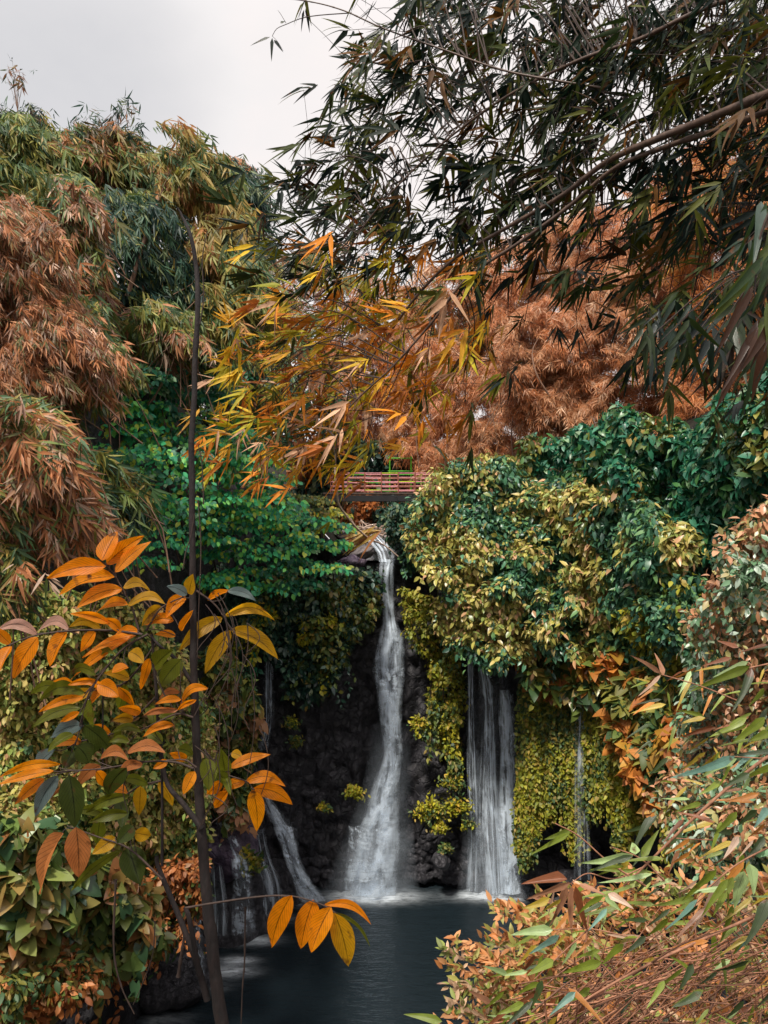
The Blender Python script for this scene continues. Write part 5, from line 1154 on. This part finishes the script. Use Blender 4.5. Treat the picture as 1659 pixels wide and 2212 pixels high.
# leaves afloat on the pool
for lab, x, y in [('brown leaf afloat on the dark pool, nearer the big shrub', 1765 * .553, 3865 * .553), ('slim leaf afloat left of the other floating one', 1705 * .553, 3845 * .553)]:
    d = CZ * F / (y - CY); p0 = P(x, y, d) + [0, 0, .012]
    V, f, u, kk = leaves(p0[None], np.array([[1., .25, 0]]), np.array([[0, 0, 1.]]), .42, .1, 0, .08, 'oval', 8); solo('floating_leaf', lab, 'leaf', V, f, M_LEAF, 'leaves floating on the pool', col=np.tile([[.4, .24, .2]], (len(V), 1)), uv=u)

# ---------------------------------------------------------------- camera, sky, sun
cam = bpy.data.cameras.new('camera'); co = bpy.data.objects.new('camera', cam); COL.objects.link(co); SC.camera = co
co.location = (0, 0, CZ); co.rotation_euler = (math.radians(90), 0, 0)
cam.sensor_fit = 'VERTICAL'; cam.sensor_height = 36; cam.lens = 36 * F / 2212; cam.clip_end = 2000; cam.clip_start = .05
SC.render.resolution_x = 768; SC.render.resolution_y = 1024

SUN_EL, SUN_AZ = 60, 207       # sun high behind the camera, a little to its left
w = bpy.data.worlds.new('World'); SC.world = w; w.use_nodes = True; nt = w.node_tree; nt.nodes.clear(); L = nt.links
out = N(nt, 'ShaderNodeOutputWorld'); bg = N(nt, 'ShaderNodeBackground', Strength=.1)
sky = N(nt, 'ShaderNodeTexSky', _sky_type='NISHITA', _sun_disc=False, _sun_elevation=math.radians(SUN_EL), _sun_rotation=math.radians(SUN_AZ))
tc = N(nt, 'ShaderNodeTexCoord')
mp = N(nt, 'ShaderNodeMapping'); mp.inputs['Scale'].default_value = (1, 1, 1.8); L.new(tc.outputs['Generated'], mp.inputs[0])
no = N(nt, 'ShaderNodeTexNoise', Scale=3.2, Detail=7.0, Roughness=.58); L.new(mp.outputs[0], no.inputs['Vector'])
# one heavier bank of cloud to the left
dv = nz(P(70, 150, 1.0) - CAM)
vd = N(nt, 'ShaderNodeVectorMath', _operation='DOT_PRODUCT'); L.new(tc.outputs['Generated'], vd.inputs[0]); vd.inputs[1].default_value = tuple(dv)
mr = N(nt, 'ShaderNodeMapRange', _interpolation_type='SMOOTHSTEP'); L.new(vd.outputs['Value'], mr.inputs[0]); mr.inputs[1].default_value = .972; mr.inputs[2].default_value = 1.0
cl = math_(nt, 'ADD', math_(nt, 'MULTIPLY', no.outputs[0], .35), math_(nt, 'MULTIPLY', mr.outputs[0], .36))
cc = ramp(nt, cl, [(.10, (.80, .735, .715)), (.24, (.72, .695, .69)), (.74, (.43, .44, .47))])
# overcast luminance: the zenith is about twice as bright as the sky low down
sz = N(nt, 'ShaderNodeSeparateXYZ'); L.new(tc.outputs['Generated'], sz.inputs[0])
zen = N(nt, 'ShaderNodeMapRange', _interpolation_type='SMOOTHSTEP'); L.new(sz.outputs[2], zen.inputs[0]); zen.inputs[1].default_value = .5; zen.inputs[2].default_value = 1.0; zen.inputs[3].default_value = 10; zen.inputs[4].default_value = 18.5
sc = N(nt, 'ShaderNodeVectorMath', _operation='SCALE'); L.new(cc, sc.inputs[0]); L.new(zen.outputs[0], sc.inputs['Scale'])
mx = N(nt, 'ShaderNodeMix', _data_type='RGBA'); mx.inputs[0].default_value = .97; L.new(sky.outputs[0], mx.inputs[6]); L.new(sc.outputs[0], mx.inputs[7])
L.new(mx.outputs[2], bg.inputs[0]); L.new(bg.outputs[0], out.inputs[0])
sl = bpy.data.lights.new('sun', 'SUN'); sl.energy = 3.3; sl.angle = math.radians(7); sl.color = (1, .93, .82); so = bpy.data.objects.new('sun', sl); COL.objects.link(so)
az = math.radians(SUN_AZ); el = math.radians(SUN_EL)
dirv = Vector((math.sin(az) * math.cos(el), math.cos(az) * math.cos(el), math.sin(el)))
so.rotation_euler = dirv.to_track_quat('Z', 'Y').to_euler(); so.location = (0, -10, 40)
vs = SC.view_settings; vs.view_transform = 'Standard'; vs.look = 'None'; vs.gamma = 1; vs.exposure = .38
SC.cycles.transparent_max_bounces = 12
